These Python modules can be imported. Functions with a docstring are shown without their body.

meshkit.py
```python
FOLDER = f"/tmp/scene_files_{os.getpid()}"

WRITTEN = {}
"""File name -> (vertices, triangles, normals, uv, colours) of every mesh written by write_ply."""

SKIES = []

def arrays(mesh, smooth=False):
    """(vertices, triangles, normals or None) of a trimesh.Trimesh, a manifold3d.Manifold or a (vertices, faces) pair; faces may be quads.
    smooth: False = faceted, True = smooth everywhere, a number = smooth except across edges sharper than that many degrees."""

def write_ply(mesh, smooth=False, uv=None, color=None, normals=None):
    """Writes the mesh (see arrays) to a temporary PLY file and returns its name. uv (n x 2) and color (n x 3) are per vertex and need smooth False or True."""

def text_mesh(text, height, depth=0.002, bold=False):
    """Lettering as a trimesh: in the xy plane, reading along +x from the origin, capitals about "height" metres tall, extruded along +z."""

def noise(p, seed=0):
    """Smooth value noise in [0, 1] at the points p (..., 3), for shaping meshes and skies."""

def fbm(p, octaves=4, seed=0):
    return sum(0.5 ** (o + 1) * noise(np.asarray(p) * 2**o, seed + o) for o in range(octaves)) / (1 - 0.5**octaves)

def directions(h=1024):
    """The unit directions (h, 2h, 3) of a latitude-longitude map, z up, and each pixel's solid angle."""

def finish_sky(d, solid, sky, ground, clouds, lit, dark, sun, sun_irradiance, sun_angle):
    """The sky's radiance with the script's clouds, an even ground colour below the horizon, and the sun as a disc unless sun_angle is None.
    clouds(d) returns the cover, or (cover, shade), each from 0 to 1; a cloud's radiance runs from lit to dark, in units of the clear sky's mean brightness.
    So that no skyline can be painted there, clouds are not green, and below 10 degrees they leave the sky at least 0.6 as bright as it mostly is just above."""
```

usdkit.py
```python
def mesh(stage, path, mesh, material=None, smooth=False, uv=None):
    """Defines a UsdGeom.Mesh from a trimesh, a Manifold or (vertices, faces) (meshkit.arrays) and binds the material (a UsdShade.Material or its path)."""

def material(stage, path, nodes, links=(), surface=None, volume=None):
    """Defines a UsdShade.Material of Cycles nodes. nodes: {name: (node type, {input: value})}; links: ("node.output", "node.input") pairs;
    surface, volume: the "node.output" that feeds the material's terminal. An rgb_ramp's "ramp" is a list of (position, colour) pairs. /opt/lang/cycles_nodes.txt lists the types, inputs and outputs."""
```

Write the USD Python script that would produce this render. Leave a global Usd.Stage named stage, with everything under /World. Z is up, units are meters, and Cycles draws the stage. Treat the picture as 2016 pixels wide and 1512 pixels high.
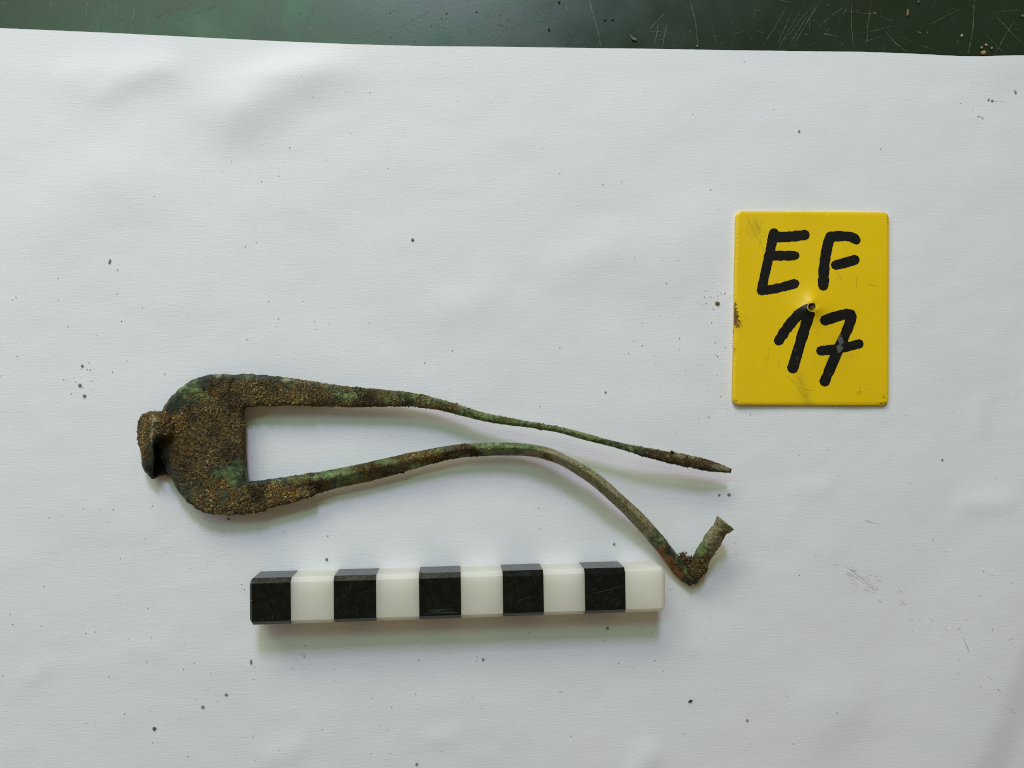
import math
import numpy as np, trimesh, usdkit
from meshkit import fbm, noise
from pxr import Usd, UsdGeom, UsdLux, UsdShade, Gf, Sdf, Vt
from scipy.spatial import Delaunay, cKDTree
from shapely.geometry import Polygon, LineString, Point, MultiPoint
from shapely import affinity, contains_xy, distance as shp_distance, points as shp_points
from shapely.ops import unary_union

stage = Usd.Stage.CreateInMemory()
UsdGeom.SetStageUpAxis(stage, UsdGeom.Tokens.z)
UsdGeom.SetStageMetersPerUnit(stage, 1.0)
world = UsdGeom.Xform.Define(stage, '/World')
stage.SetDefaultPrim(world.GetPrim())
UsdGeom.Scope.Define(stage, '/World/Looks')

# ------------------------------------------------------------------ camera
F = 1514.0                      # focal length in photo pixels (phone main lens)
NADIR = np.array([893.0, 800.0])  # where plumb lines of the scene meet in the photo
CAM_H = 0.1945


def rot_between(a, b):
    a, b = a / np.linalg.norm(a), b / np.linalg.norm(b)
    v, c = np.cross(a, b), float(a @ b)
    K = np.array([[0, -v[2], v[1]], [v[2], 0, -v[0]], [-v[1], v[0], 0]])
    return np.eye(3) + K + K @ K / (1 + c)


R = rot_between(np.array([(NADIR[0] - 1008) / F, -(NADIR[1] - 756) / F, -1.0]), np.array([0, 0, -1.0]))
CAM = np.array([0.0, 0.0, CAM_H])
camera = UsdGeom.Camera.Define(stage, '/World/camera')
M = np.eye(4)
M[:3, :3] = R.T
M[3, :3] = CAM
camera.AddTransformOp().Set(Gf.Matrix4d(*M.ravel().tolist()))
camera.CreateHorizontalApertureAttr(36.0)
camera.CreateVerticalApertureAttr(27.0)
camera.CreateFocalLengthAttr(36.0 * F / 2016)
camera.CreateClippingRangeAttr(Gf.Vec2f(0.005, 50.0))
camera.CreateExposureAttr(-0.05)


def P(px, z=0.0):
    """Points of the place at height z (metres) seen at photo pixel px."""
    px = np.asarray(px, float).reshape(-1, 2)
    d = np.stack([(px[:, 0] - 1008) / F, -(px[:, 1] - 756) / F, -np.ones(len(px))], 1) @ R.T
    t = (np.asarray(z) - CAM[2]) / d[:, 2]
    return CAM + d * t[:, None]


# ------------------------------------------------------------------ light: openings and room around the table
def lamp(name, az, el, dist, w, h, color, power):
    """A window or opening: az degrees clockwise from +y, el degrees above the table."""
    a, e = math.radians(az), math.radians(el)
    z = np.array([math.sin(a) * math.cos(e), math.cos(a) * math.cos(e), math.sin(e)])
    x = np.cross([0, 0, 1.0], z)
    x /= np.linalg.norm(x)
    y = np.cross(z, x)
    m = np.eye(4)
    m[0, :3], m[1, :3], m[2, :3], m[3, :3] = x, y, z, z * dist
    l = UsdLux.RectLight.Define(stage, '/World/' + name)
    l.AddTransformOp().Set(Gf.Matrix4d(*m.ravel().tolist()))
    l.CreateWidthAttr(w)
    l.CreateHeightAttr(h)
    l.CreateColorAttr(Gf.Vec3f(*color))
    l.CreateIntensityAttr(power)
    l.CreateNormalizeAttr(False)
    return l


def lit(name, az, el, dist, w, h, rgb):
    """A lamp whose share of the white paper's brightness at the middle of the sheet is rgb."""
    om = w * h / dist ** 2
    k = np.array(rgb) * math.pi / (0.8 * om * math.sin(math.radians(el)))
    lamp(name, az, el, dist, w, h, tuple(k / k.max()), float(k.max()))


lit('low_window_light', -21, 30, 0.75, 0.52, 0.20, (0.202, 0.200, 0.152))
lit('sky_window_light', -1, 43, 1.0, 0.13, 0.16, (0.166, 0.168, 0.256))
lit('upper_window_light', -21, 56.5, 1.1, 0.74, 0.13, (0.062, 0.120, 0.082))
lit('side_window_light', -72, 36, 0.60, 0.28, 0.28, (0.034, 0.037, 0.056))
lit('room_bounce_light', 178, 48, 1.2, 1.6, 0.8, (0.035, 0.026, 0.013))
dome = UsdLux.DomeLight.Define(stage, '/World/room_ambience')
room = usdkit.material(stage, '/World/Looks/room_ambience', {
    'b': ('background_shader', {'color': (1.0, 0.80, 0.46), 'strength': 0.12})}, surface='b.background')
UsdShade.MaterialBindingAPI.Apply(dome.GetPrim()).Bind(room)

# ------------------------------------------------------------------ helpers
used = {}


def free(path):
    n = used.get(path, -1) + 1
    used[path] = n
    return path if n == 0 else f'{path}_{n:03d}'


def tag(prim, label=None, cat=None, group=None, kind=None):
    prim = prim.GetPrim() if hasattr(prim, 'GetPrim') else prim
    for k, v in (('label', label), ('category', cat), ('group', group), ('kind', kind)):
        if v:
            prim.SetCustomDataByKey(k, v)
    return prim


def thing(name, label, cat, loc=(0, 0, 0), group=None):
    x = UsdGeom.Xform.Define(stage, free('/World/' + name))
    x.AddTranslateOp().Set(Gf.Vec3d(*map(float, loc)))
    tag(x, label, cat, group)
    x.loc = np.array(loc, float)
    return x


def obj(name, mesh, mat, parent=None, smooth=False, color=None, wear=None, origin=None, label=None, kind=None):
    base = str(parent.GetPath()) if parent is not None else '/World'
    path = free(base + '/' + name)
    if isinstance(mesh, tuple):
        mesh = trimesh.Trimesh(mesh[0], mesh[1], process=False)
    mesh = mesh.copy()
    if color is not None and not isinstance(smooth, bool):
        whole = cKDTree(mesh.vertices)
        mesh = trimesh.graph.smooth_shade(mesh, angle=math.radians(smooth), facet_minarea=None)
        color, smooth = np.asarray(color)[whole.query(mesh.vertices)[1]], True
    off = origin if origin is not None else getattr(parent, 'loc', None)
    if off is not None:
        mesh.vertices = mesh.vertices - np.asarray(off)
    m = usdkit.mesh(stage, path, mesh, mat, smooth=smooth)
    if color is not None:
        pv = UsdGeom.PrimvarsAPI(m).CreatePrimvar('tint', Sdf.ValueTypeNames.Color3fArray, 'vertex')
        pv.Set(Vt.Vec3fArray.FromNumpy(np.asarray(color, np.float32)))
    if wear is not None:
        UsdGeom.PrimvarsAPI(m).CreatePrimvar('wear', Sdf.ValueTypeNames.Color3fArray, 'vertex').Set(Vt.Vec3fArray.FromNumpy(np.asarray(wear, np.float32)))
    tag(m, label, kind=kind)
    m.loc = off
    return m


def sstep(a, b, x):
    t = np.clip((np.asarray(x, float) - a) / (b - a), 0, 1)
    return t * t * (3 - 2 * t)


def resample(pts, s, closed=True):
    pts = np.asarray(pts, float)
    if closed:
        pts = np.vstack([pts, pts[:1]])
    L = np.r_[0, np.cumsum(np.linalg.norm(np.diff(pts, axis=0), axis=1))]
    n = max(int(round(L[-1] / s)), 3)
    t = np.linspace(0, L[-1], n + 1)
    out = np.stack([np.interp(t, L, pts[:, k]) for k in range(2)], 1)
    return out[:-1] if closed else out


def smooth_closed(pts, it=2):
    pts = np.asarray(pts, float)
    for _ in range(it):
        nxt = np.roll(pts, -1, 0)
        pts = np.stack([0.75 * pts + 0.25 * nxt, 0.25 * pts + 0.75 * nxt], 1).reshape(-1, 2)
    return pts


def slab(poly_px, ztop, zbot, s=2.0, rnd=0.0, rows=3, seed=0, jag=0.0):
    """A solid from an outline in the photo: top sheet at ztop(px), rounded shoulders, upright sides, underside at zbot."""
    poly = poly_px if isinstance(poly_px, Polygon) else Polygon(poly_px)
    rng = np.random.default_rng(seed)
    rings = [resample(np.array(poly.exterior.coords)[:-1], s)] + [resample(np.array(r.coords)[:-1], s) for r in poly.interiors]
    if jag:
        out = []
        for r in rings:
            t = np.roll(r, -1, 0) - np.roll(r, 1, 0)
            t /= np.linalg.norm(t, axis=1)[:, None] + 1e-9
            h = fbm(np.c_[r / 9.0, np.zeros(len(r))], 3, seed) - 0.5 + 0.8 * (fbm(np.c_[r / 40.0, np.ones(len(r))], 2, seed) - 0.5)
            out.append(r + np.stack([-t[:, 1], t[:, 0]], 1) * (h * jag)[:, None])
        rings = out
        poly = Polygon(rings[0], rings[1:]).buffer(0)
    edge = np.vstack(rings)
    x0, y0, x1, y1 = poly.bounds
    gx, gy = np.meshgrid(np.arange(x0, x1, s), np.arange(y0, y1, s))
    g = np.stack([gx.ravel(), gy.ravel()], 1) + rng.uniform(-0.25, 0.25, (gx.size, 2)) * s
    inner = poly.buffer(-0.55 * s)
    g = g[contains_xy(inner, g[:, 0], g[:, 1])]
    pts = np.vstack([edge, g])
    tri = Delaunay(pts).simplices
    c = pts[tri].mean(1)
    tri = tri[contains_xy(poly, c[:, 0], c[:, 1])]
    a = pts[tri]
    flip = np.cross(a[:, 1] - a[:, 0], a[:, 2] - a[:, 0]) > 0   # photo y runs down
    tri[flip] = tri[flip][:, ::-1]
    z = np.asarray(ztop(pts), float) * np.ones(len(pts))
    if rnd > 0:
        d = shp_distance(poly.boundary, shp_points(pts)) / (F / CAM_H)
        d[:len(edge)] = 0
        q = np.clip(1 - d / rnd, 0, 1)
        z = z - rnd * (1 - np.sqrt(1 - q * q))
    top = P(pts, z)
    bot = top.copy()
    bot[:, 2] = np.minimum(np.asarray(zbot(pts), float) * np.ones(len(pts)), top[:, 2] - 2e-5)
    n = len(pts)
    e = np.sort(np.vstack([tri[:, [0, 1]], tri[:, [1, 2]], tri[:, [2, 0]]]), 1)
    d_e = np.vstack([tri[:, [0, 1]], tri[:, [1, 2]], tri[:, [2, 0]]])
    _, inv, cnt = np.unique(e, axis=0, return_inverse=True, return_counts=True)
    be = d_e[cnt[inv.ravel()] == 1]
    verts, faces = [top, bot], [tri, tri[:, ::-1] + n]
    last, count = be.copy(), 2 * n
    bv = np.unique(be)
    idx = np.full(n, -1)
    idx[bv] = np.arange(len(bv))
    prev = be
    for k in range(1, rows):
        t = k / rows
        ring = top[bv] * (1 - t) + bot[bv] * t
        verts.append(ring)
        cur = idx[be] + count
        faces += [np.stack([prev[:, 1], prev[:, 0], cur[:, 0]], 1), np.stack([prev[:, 1], cur[:, 0], cur[:, 1]], 1)]
        prev, count = cur, count + len(bv)
    cur = be + n
    faces += [np.stack([prev[:, 1], prev[:, 0], cur[:, 0]], 1), np.stack([prev[:, 1], cur[:, 0], cur[:, 1]], 1)]
    return trimesh.Trimesh(np.vstack(verts), np.vstack(faces), process=False)


def to_px(v):
    q = (np.asarray(v) - CAM) @ R
    return np.stack([1008 + F * q[:, 0] / -q[:, 2], 756 - F * q[:, 1] / -q[:, 2]], 1)


def mat(name, nodes, links, surface='p.BSDF'):
    return usdkit.material(stage, '/World/Looks/' + name, nodes, links, surface=surface)


# ------------------------------------------------------------------ materials of the setting
m_table = mat('green_paint', {
    'g': ('geometry', {}), 'n1': ('noise_texture', {'scale': 22.0, 'detail': 5.0, 'roughness': 0.6}),
    'n2': ('noise_texture', {'scale': 1600.0, 'detail': 3.0}), 'n3': ('noise_texture', {'scale': 90.0, 'detail': 4.0}),
    'r': ('rgb_ramp', {'ramp': [(0.3, (0.016, 0.026, 0.011)), (0.55, (0.013, 0.030, 0.013)), (0.75, (0.022, 0.036, 0.018))]}),
    'r2': ('rgb_ramp', {'ramp': [(0.60, (0, 0, 0)), (0.75, (1, 1, 1))]}),
    'mx': ('mix', {'color2': (0.050, 0.060, 0.040)}), 'mm': ('math', {'math_type': 'multiply', 'value2': 0.35}),
    'rr': ('map_range', {'from_min': 0.3, 'from_max': 0.7, 'to_min': 0.24, 'to_max': 0.37}),
    'b': ('bump', {'strength': 0.12, 'distance': 0.0001}),
    'p': ('principled_bsdf', {'specular_ior_level': 0.55})},
    [('g.position', 'n1.vector'), ('g.position', 'n2.vector'), ('g.position', 'n3.vector'), ('n1.fac', 'r.fac'), ('n2.fac', 'r2.fac'),
     ('r2.color', 'mm.value1'), ('mm.value', 'mx.fac'), ('r.color', 'mx.color1'), ('mx.color', 'p.base_color'),
     ('n3.fac', 'rr.value'), ('rr.result', 'p.roughness'), ('n2.fac', 'b.height'), ('b.normal', 'p.normal')])
m_scratch = mat('scratched_paint', {
    'g': ('geometry', {}), 'n': ('noise_texture', {'scale': 700.0, 'detail': 2.0}),
    'r': ('rgb_ramp', {'ramp': [(0.35, (0.040, 0.055, 0.032)), (0.65, (0.13, 0.145, 0.10))]}),
    'p': ('principled_bsdf', {'roughness': 0.42, 'specular_ior_level': 0.5})}, [('g.position', 'n.vector'), ('n.fac', 'r.fac'), ('r.color', 'p.base_color')])
m_paper = mat('white_paper', {
    'g': ('geometry', {}), 'mp': ('mapping', {'scale': (300.0, 2300.0, 1000.0), 'rotation': (0, 0, 0.03)}),
    'n': ('noise_texture', {'scale': 1.0, 'detail': 5.0, 'roughness': 0.65, 'distortion': 0.8}),
    'n2': ('noise_texture', {'scale': 30.0, 'detail': 3.0}),
    'n3': ('noise_texture', {'scale': 2600.0, 'detail': 2.0}),
    'ad': ('math', {'math_type': 'multiply_add', 'value2': 0.5}),
    'r': ('rgb_ramp', {'ramp': [(0.3, (0.785, 0.785, 0.80)), (0.7, (0.815, 0.81, 0.815))]}),
    'b': ('bump', {'strength': 0.62, 'distance': 0.00010}),
    'p': ('principled_bsdf', {'roughness': 0.72, 'specular_ior_level': 0.25})},
    [('g.position', 'mp.vector'), ('mp.vector', 'n.vector'), ('g.position', 'n2.vector'), ('g.position', 'n3.vector'), ('n2.fac', 'r.fac'), ('r.color', 'p.base_color'),
     ('n3.fac', 'ad.value1'), ('n.fac', 'ad.value3'), ('ad.value', 'b.height'), ('b.normal', 'p.normal')])
m_smudge = mat('rubbed_dirt', {
    'g': ('geometry', {}), 'n': ('noise_texture', {'scale': 1500.0, 'detail': 3.0}),
    'r': ('rgb_ramp', {'ramp': [(0.4, (0.64, 0.63, 0.56)), (0.62, (0.41, 0.39, 0.29))]}),
    'p': ('principled_bsdf', {'roughness': 0.9})}, [('g.position', 'n.vector'), ('n.fac', 'r.fac'), ('r.color', 'p.base_color')])

# ------------------------------------------------------------------ table
TABLE_Z = -0.0006
tb = trimesh.creation.box((0.80, 0.60, 0.02))
tb.apply_translation((0.0, 0.0, TABLE_Z - 0.01))
table = UsdGeom.Xform.Define(stage, free('/World/table'))
table.loc = np.zeros(3)
tag(table, 'dark green painted table top with pale scratches under the paper', kind='structure')
obj('table_top', tb, m_table, table)


def ribbon(pts_px, w_px, z, seed=0, ragged=0.35, step=3.0):
    """A flat mark following a line of photo pixels, uneven in width."""
    line = resample(np.asarray(pts_px, float), step, closed=False)
    rng = np.random.default_rng(seed)
    t = np.gradient(line, axis=0)
    t /= np.linalg.norm(t, axis=1)[:, None] + 1e-9
    nrm = np.stack([-t[:, 1], t[:, 0]], 1)
    k = np.linspace(0, 1, len(line))
    w = w_px / 2 * (1 - ragged * rng.random(len(line))) * np.minimum(1, 0.25 + 4 * np.minimum(k, 1 - k))
    a, b = line + nrm * w[:, None], line - nrm * w[:, None]
    zz = z(line) if callable(z) else np.full(len(line), z)
    v = np.vstack([P(a, zz), P(b, zz)])
    n = len(line)
    i = np.arange(n - 1)
    f = np.vstack([np.stack([i, i + 1, i + n], 1), np.stack([i + 1, i + n + 1, i + n], 1)])
    m = trimesh.Trimesh(v, f, process=False)
    if m.face_normals[:, 2].mean() < 0:
        m.invert()
    return m


SCR = [  # scratches on the paint: photo pixels, width
    ((12, 0), (0, 26), 2), ((100, 0), (102, 15), 2), ((174, 0), (166, 60), 1.6), ((206, 4), (198, 62), 1.6), ((233, 4), (226, 48), 1.3), ((267, 10), (259, 66), 2.2),
    ((345, 5), (311, 66), 1.6), ((437, 20), (424, 70), 2), ((528, 0), (508, 30), 1.8), ((508, 30), (545, 60), 1.2), ((620, 48), (595, 70), 1.6), ((68, 24), (56, 52), 1.2),
    ((395, 2), (300, 36), 1.1), ((430, 10), (345, 42), 1.0), ((850, 20), (782, 56), 1.3), ((1160, 0), (1177, 60), 2.2), ((1177, 60), (1183, 92), 1.6),
    ((1308, 25), (1278, 60), 1.6), ((1296, 48), (1286, 92), 1.8), ((1313, 48), (1304, 93), 1.8), ((1358, 0), (1374, 90), 1.6), ((1400, 40), (1412, 88), 1.0),
    ((1545, 18), (1500, 92), 1.3), ((1560, 22), (1528, 92), 1.3), ((1574, 26), (1534, 92), 1.5), ((1600, 12), (1545, 80), 1.3), ((1616, 0), (1560, 92), 1.9), ((1590, 30), (1552, 92), 1.2),
    ((1594, 40), (1594, 60), 1.2), ((1667, 10), (1610, 55), 1.3), ((1672, 3), (1648, 50), 1.2), ((1676, 5), (1680, 98), 1.6), ((1715, 0), (1706, 92), 1.4), ((1740, 60), (1786, 103), 1.7),
    ((1905, 10), (1825, 52), 1.2), ((1918, 0), (1905, 108), 1.8), ((1998, 40), (1958, 106), 2.0), ((1950, 20), (2010, 84), 1.4), ((1664, 22), (1760, 42), 1.1), ((1720, 60), (1790, 48), 1.0),
    ((1690, 66), (1760, 50), 0.9), ((1770, 72), (1840, 98), 1.0), ((1950, 26), (2016, 18), 1.2), ((1936, 64), (1980, 108), 1.2), ((1488, 16), (1484, 36), 1.4), ((1440, 66), (1476, 60), 1.0),
    ((1620, 66), (1652, 72), 2.4), ((1400, 74), (1418, 70), 1.3), ((1536, 0), (1560, 6), 2.0), ((1110, 10), (1120, 22), 2.2), ((1090, 30), (1100, 36), 1.8), ((842, 0), (846, 12), 1.6),
    ((1240, 68), (1250, 80), 4.0), ((1806, 62), (1816, 66), 3.2), ((1824, 62), (1828, 63), 2.0), ((1582, 68), (1590, 69), 2.4), ((1700, 82), (1735, 70), 1.3), ((1270, 62), (1310, 64), 0.8)]
rng = np.random.default_rng(5)
sm = []
for k, (a, b, w) in enumerate(SCR):
    a, b = np.array(a, float), np.array(b, float)
    mid = (a + b) / 2 + rng.normal(0, 0.02 * np.linalg.norm(b - a), 2)
    sm.append(ribbon([a, (a + mid) / 2 + rng.normal(0, .4, 2), mid, (b + mid) / 2 + rng.normal(0, .4, 2), b], w * 1.15, TABLE_Z + 0.00004 + 1e-6 * k, seed=k, ragged=0.7))
for k in range(230):
    c = np.array([np.clip(rng.beta(2.2, 1.1), 0, 1) * 2016, rng.uniform(-40, 110)])
    a = rng.normal(1.9, 0.9)
    L = rng.uniform(3, 26)
    d = np.array([math.cos(a), math.sin(a)]) * L / 2
    sm.append(ribbon([c - d, c + rng.normal(0, .5, 2), c + d], rng.uniform(0.4, 0.9), TABLE_Z + 0.00010 + 1e-6 * k, seed=900 + k, ragged=0.8))
obj('paint_scratch', trimesh.util.concatenate(sm), m_scratch, table, kind='stuff', label='pale scratches in the green paint')

# ------------------------------------------------------------------ paper
edge_px = np.array([(-160, 47), (0, 55), (200, 64), (400, 74), (560, 82), (680, 87), (840, 91), (1008, 92.5), (1340, 97), (1540, 100), (1700, 102.5), (1800, 106), (1890, 111), (1940, 112.5), (2016, 111), (2180, 112)])
TL, TRr = P(edge_px[:1])[0], P(edge_px[-1:])[0]
ux = (TRr - TL) / np.linalg.norm(TRr - TL)
uy = np.array([ux[1], -ux[0], 0])       # towards the viewer's lower edge
W_P, H_P = float(np.linalg.norm(TRr - TL)), 0.21


def ridge(p, a, b, amp, width, soft=1.0):
    """A low fold between photo points a and b."""
    A, B = P([a])[0][:2], P([b])[0][:2]
    d = B - A
    L = np.linalg.norm(d)
    d /= L
    q = p[:, :2] - A
    s, t = q @ d, q @ np.array([-d[1], d[0]])
    fade = sstep(-soft * width, soft * width, s) * (1 - sstep(L - soft * width, L + soft * width, s))
    return 1.9 * amp * np.exp(-(t / width) ** 2) * fade


def paper_z(p):
    p = np.asarray(p)
    q = np.stack([p[:, 0] * 26, p[:, 1] * 26, np.zeros(len(p))], 1)
    z = 0.0004 * (fbm(q + 3.1, 3, 7) - 0.5)
    flat_z = z.copy()
    z += 0.00042 * (fbm(q * np.array([2.2, 3.1, 1]) + 8, 3, 9) - 0.5)
    z += ridge(p, (690, 72), (430, 240), 0.00085, 0.0080)
    z += ridge(p, (330, 95), (120, 170), 0.00030, 0.006)
    z += ridge(p, (350, 120), (190, 190), 0.00022, 0.004)
    z += ridge(p, (300, 330), (20, 440), 0.00035, 0.009)
    z += ridge(p, (1240, 460), (1090, 550), 0.00020, 0.006)
    z += ridge(p, (1420, 420), (1250, 560), 0.00025, 0.010)
    z += ridge(p, (990, 560), (850, 620), 0.00012, 0.005)
    z += ridge(p, (1290, 1470), (1240, 1540), 0.00030, 0.004)
    z += ridge(p, (1700, 1390), (1560, 1440), 0.00035, 0.008)
    z += ridge(p, (1880, 1000), (2000, 985), 0.00014, 0.003)
    z += ridge(p, (1930, 780), (1925, 860), 0.00012, 0.003)
    z += ridge(p, (1560, 964), (1640, 960), 0.00010, 0.0028)
    z += ridge(p, (330, 1290), (240, 1262), 0.00009, 0.003)
    z += ridge(p, (40, 1340), (110, 1300), 0.00012, 0.003)
    z += ridge(p, (520, 1490), (600, 1470), 0.00012, 0.003)
    z += ridge(p, (840, 1450), (900, 1456), 0.00012, 0.0025)
    z = flat_z + (z - flat_z) * sstep(0.0005, 0.012, (p[:, :2] - TL[:2]) @ uy[:2])
    # lower right corner sags along a diagonal fold
    A, B = P([(2010, 1270)])[0][:2], P([(1925, 1480)])[0][:2]
    d = (B - A) / np.linalg.norm(B - A)
    t = (p[:, :2] - A) @ np.array([-d[1], d[0]])
    t = t * np.sign((P([(2100, 1450)])[0][:2] - A) @ np.array([-d[1], d[0]]))
    z += 0.0011 * sstep(-0.035, 0.0, t) - 0.0013 * sstep(-0.001, 0.011, t)
    # lifted curl at the upper right
    c = P([(1985, 110)])[0][:2]
    z += 0.0006 * np.exp(-(((p[:, 0] - c[0]) / 0.010) ** 2 + ((p[:, 1] - c[1]) / 0.008) ** 2))
    return np.maximum(z, -0.0004)


nu, nv = 400, 280
u = np.linspace(0, 1, nu)
v = np.linspace(0, 1, nv) ** 1.0
E = P(np.stack([np.linspace(edge_px[0, 0], edge_px[-1, 0], nu), np.interp(np.linspace(edge_px[0, 0], edge_px[-1, 0], nu), edge_px[:, 0], edge_px[:, 1] + 0.0)], 1))
E[:, 2] = 0
E[:, :2] += np.stack([np.zeros(nu), 0.00004 * (np.random.default_rng(3).random(nu) - .5)], 1)
straight = TL + (TRr - TL) * u[:, None]
grid = np.zeros((nv, nu, 3))
for j, t in enumerate(v):
    grid[j] = (E * (1 - sstep(0, 0.25, t)) + straight * sstep(0, 0.25, t)) + uy * H_P * t
gp = grid.reshape(-1, 3)
gz = paper_z(gp)
gp = gp.copy()
gp[:, 2] = gz
ii, jj = np.meshgrid(np.arange(nu - 1), np.arange(nv - 1))
k0 = (jj * nu + ii).ravel()
top_f = np.vstack([np.stack([k0, k0 + nu, k0 + 1], 1), np.stack([k0 + 1, k0 + nu, k0 + nu + 1], 1)])
N = len(gp)
bot_v = gp.copy()
bot_v[:, 2] -= 0.00012
border = np.r_[np.arange(nu), np.arange(1, nv) * nu + nu - 1, (nv - 1) * nu + np.arange(nu - 2, -1, -1), np.arange(nv - 2, 0, -1) * nu]
nb = np.roll(border, -1)
side = np.vstack([np.stack([border, nb, border + N], 1), np.stack([nb, nb + N, border + N], 1)])
pm = trimesh.Trimesh(np.vstack([gp, bot_v]), np.vstack([top_f, top_f[:, ::-1] + N, side]), process=False)
sheet = UsdGeom.Xform.Define(stage, free('/World/paper_sheet'))
sheet.loc = np.zeros(3)
tag(sheet, 'slightly rumpled white paper sheet lying on the green table', 'paper')
obj('sheet', pm, m_paper, sheet, smooth=40)


def on_paper(px, lift=0.0):
    z = np.zeros(len(np.atleast_2d(px)))
    for _ in range(3):
        z = paper_z(P(px, z))
    return z + lift


marks = []
rng = np.random.default_rng(11)
SM = [((1655, 1112), (1672, 1120), 1.6), ((1671, 1120), (1695, 1137), 1.8), ((1727, 1179), (1740, 1190), 1.5), ((1771, 1181), (1786, 1194), 1.5), ((1702, 1024), (1716, 1029), 2.0), ((1714, 1028), (1732, 1032), 1.2),
      ((1886, 1234), (1892, 1246), 2.2), ((1895, 1252), (1911, 1290), 2.2), ((1832, 1216), (1836, 1226), 2.0), ((1944, 1332), (1954, 1338), 1.6), ((1963, 1355), (1975, 1366), 1.3), ((1990, 1393), (1998, 1406), 1.6),
      ((1984, 1262), (1994, 1256), 1.6), ((1600, 1092), (1608, 1093), 1.4), ((1640, 1111), (1655, 1113), 1.0), ((1546, 1369), (1552, 1373), 1.2), ((1953, 199), (1985, 201), 0.7), ((1924, 228), (1936, 232), 1.4), ((1860, 1235), (1866, 1244), 1.4)]
for k, (a, b, w) in enumerate(SM):
    marks.append(ribbon([a, b], w, lambda q, k=k: on_paper(q, 3e-5 + 1e-6 * k), seed=50 + k, ragged=0.8))
for k in range(34):
    c = np.array([rng.uniform(1668, 1732), 0])
    c[1] = 1120 + (c[0] - 1660) * 0.52 + rng.normal(0, 9)
    L = rng.uniform(6, 20)
    d = np.array([0.86, 0.46 + rng.normal(0, .06)]) * L / 2
    marks.append(ribbon([c - d, c + d], rng.uniform(0.5, 1.1), lambda q, k=k: on_paper(q, 6e-5 + 1e-6 * k), seed=150 + k, ragged=0.8))
for k in range(22):
    c = np.array([rng.uniform(1760, 1990), 0])
    c[1] = 1170 + (c[0] - 1760) * 0.95 + rng.normal(0, 22)
    L = rng.uniform(2, 8)
    a = rng.normal(0.8, 0.6)
    d = np.array([math.cos(a), math.sin(a)]) * L / 2
    marks.append(ribbon([c - d, c + d], rng.uniform(0.5, 1.2), lambda q, k=k: on_paper(q, 1e-4 + 1e-6 * k), seed=250 + k, ragged=0.8))
obj('dirt_smear', trimesh.util.concatenate(marks), m_smudge, sheet, kind='stuff', label='faint brown rubbed marks on the paper')

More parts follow.
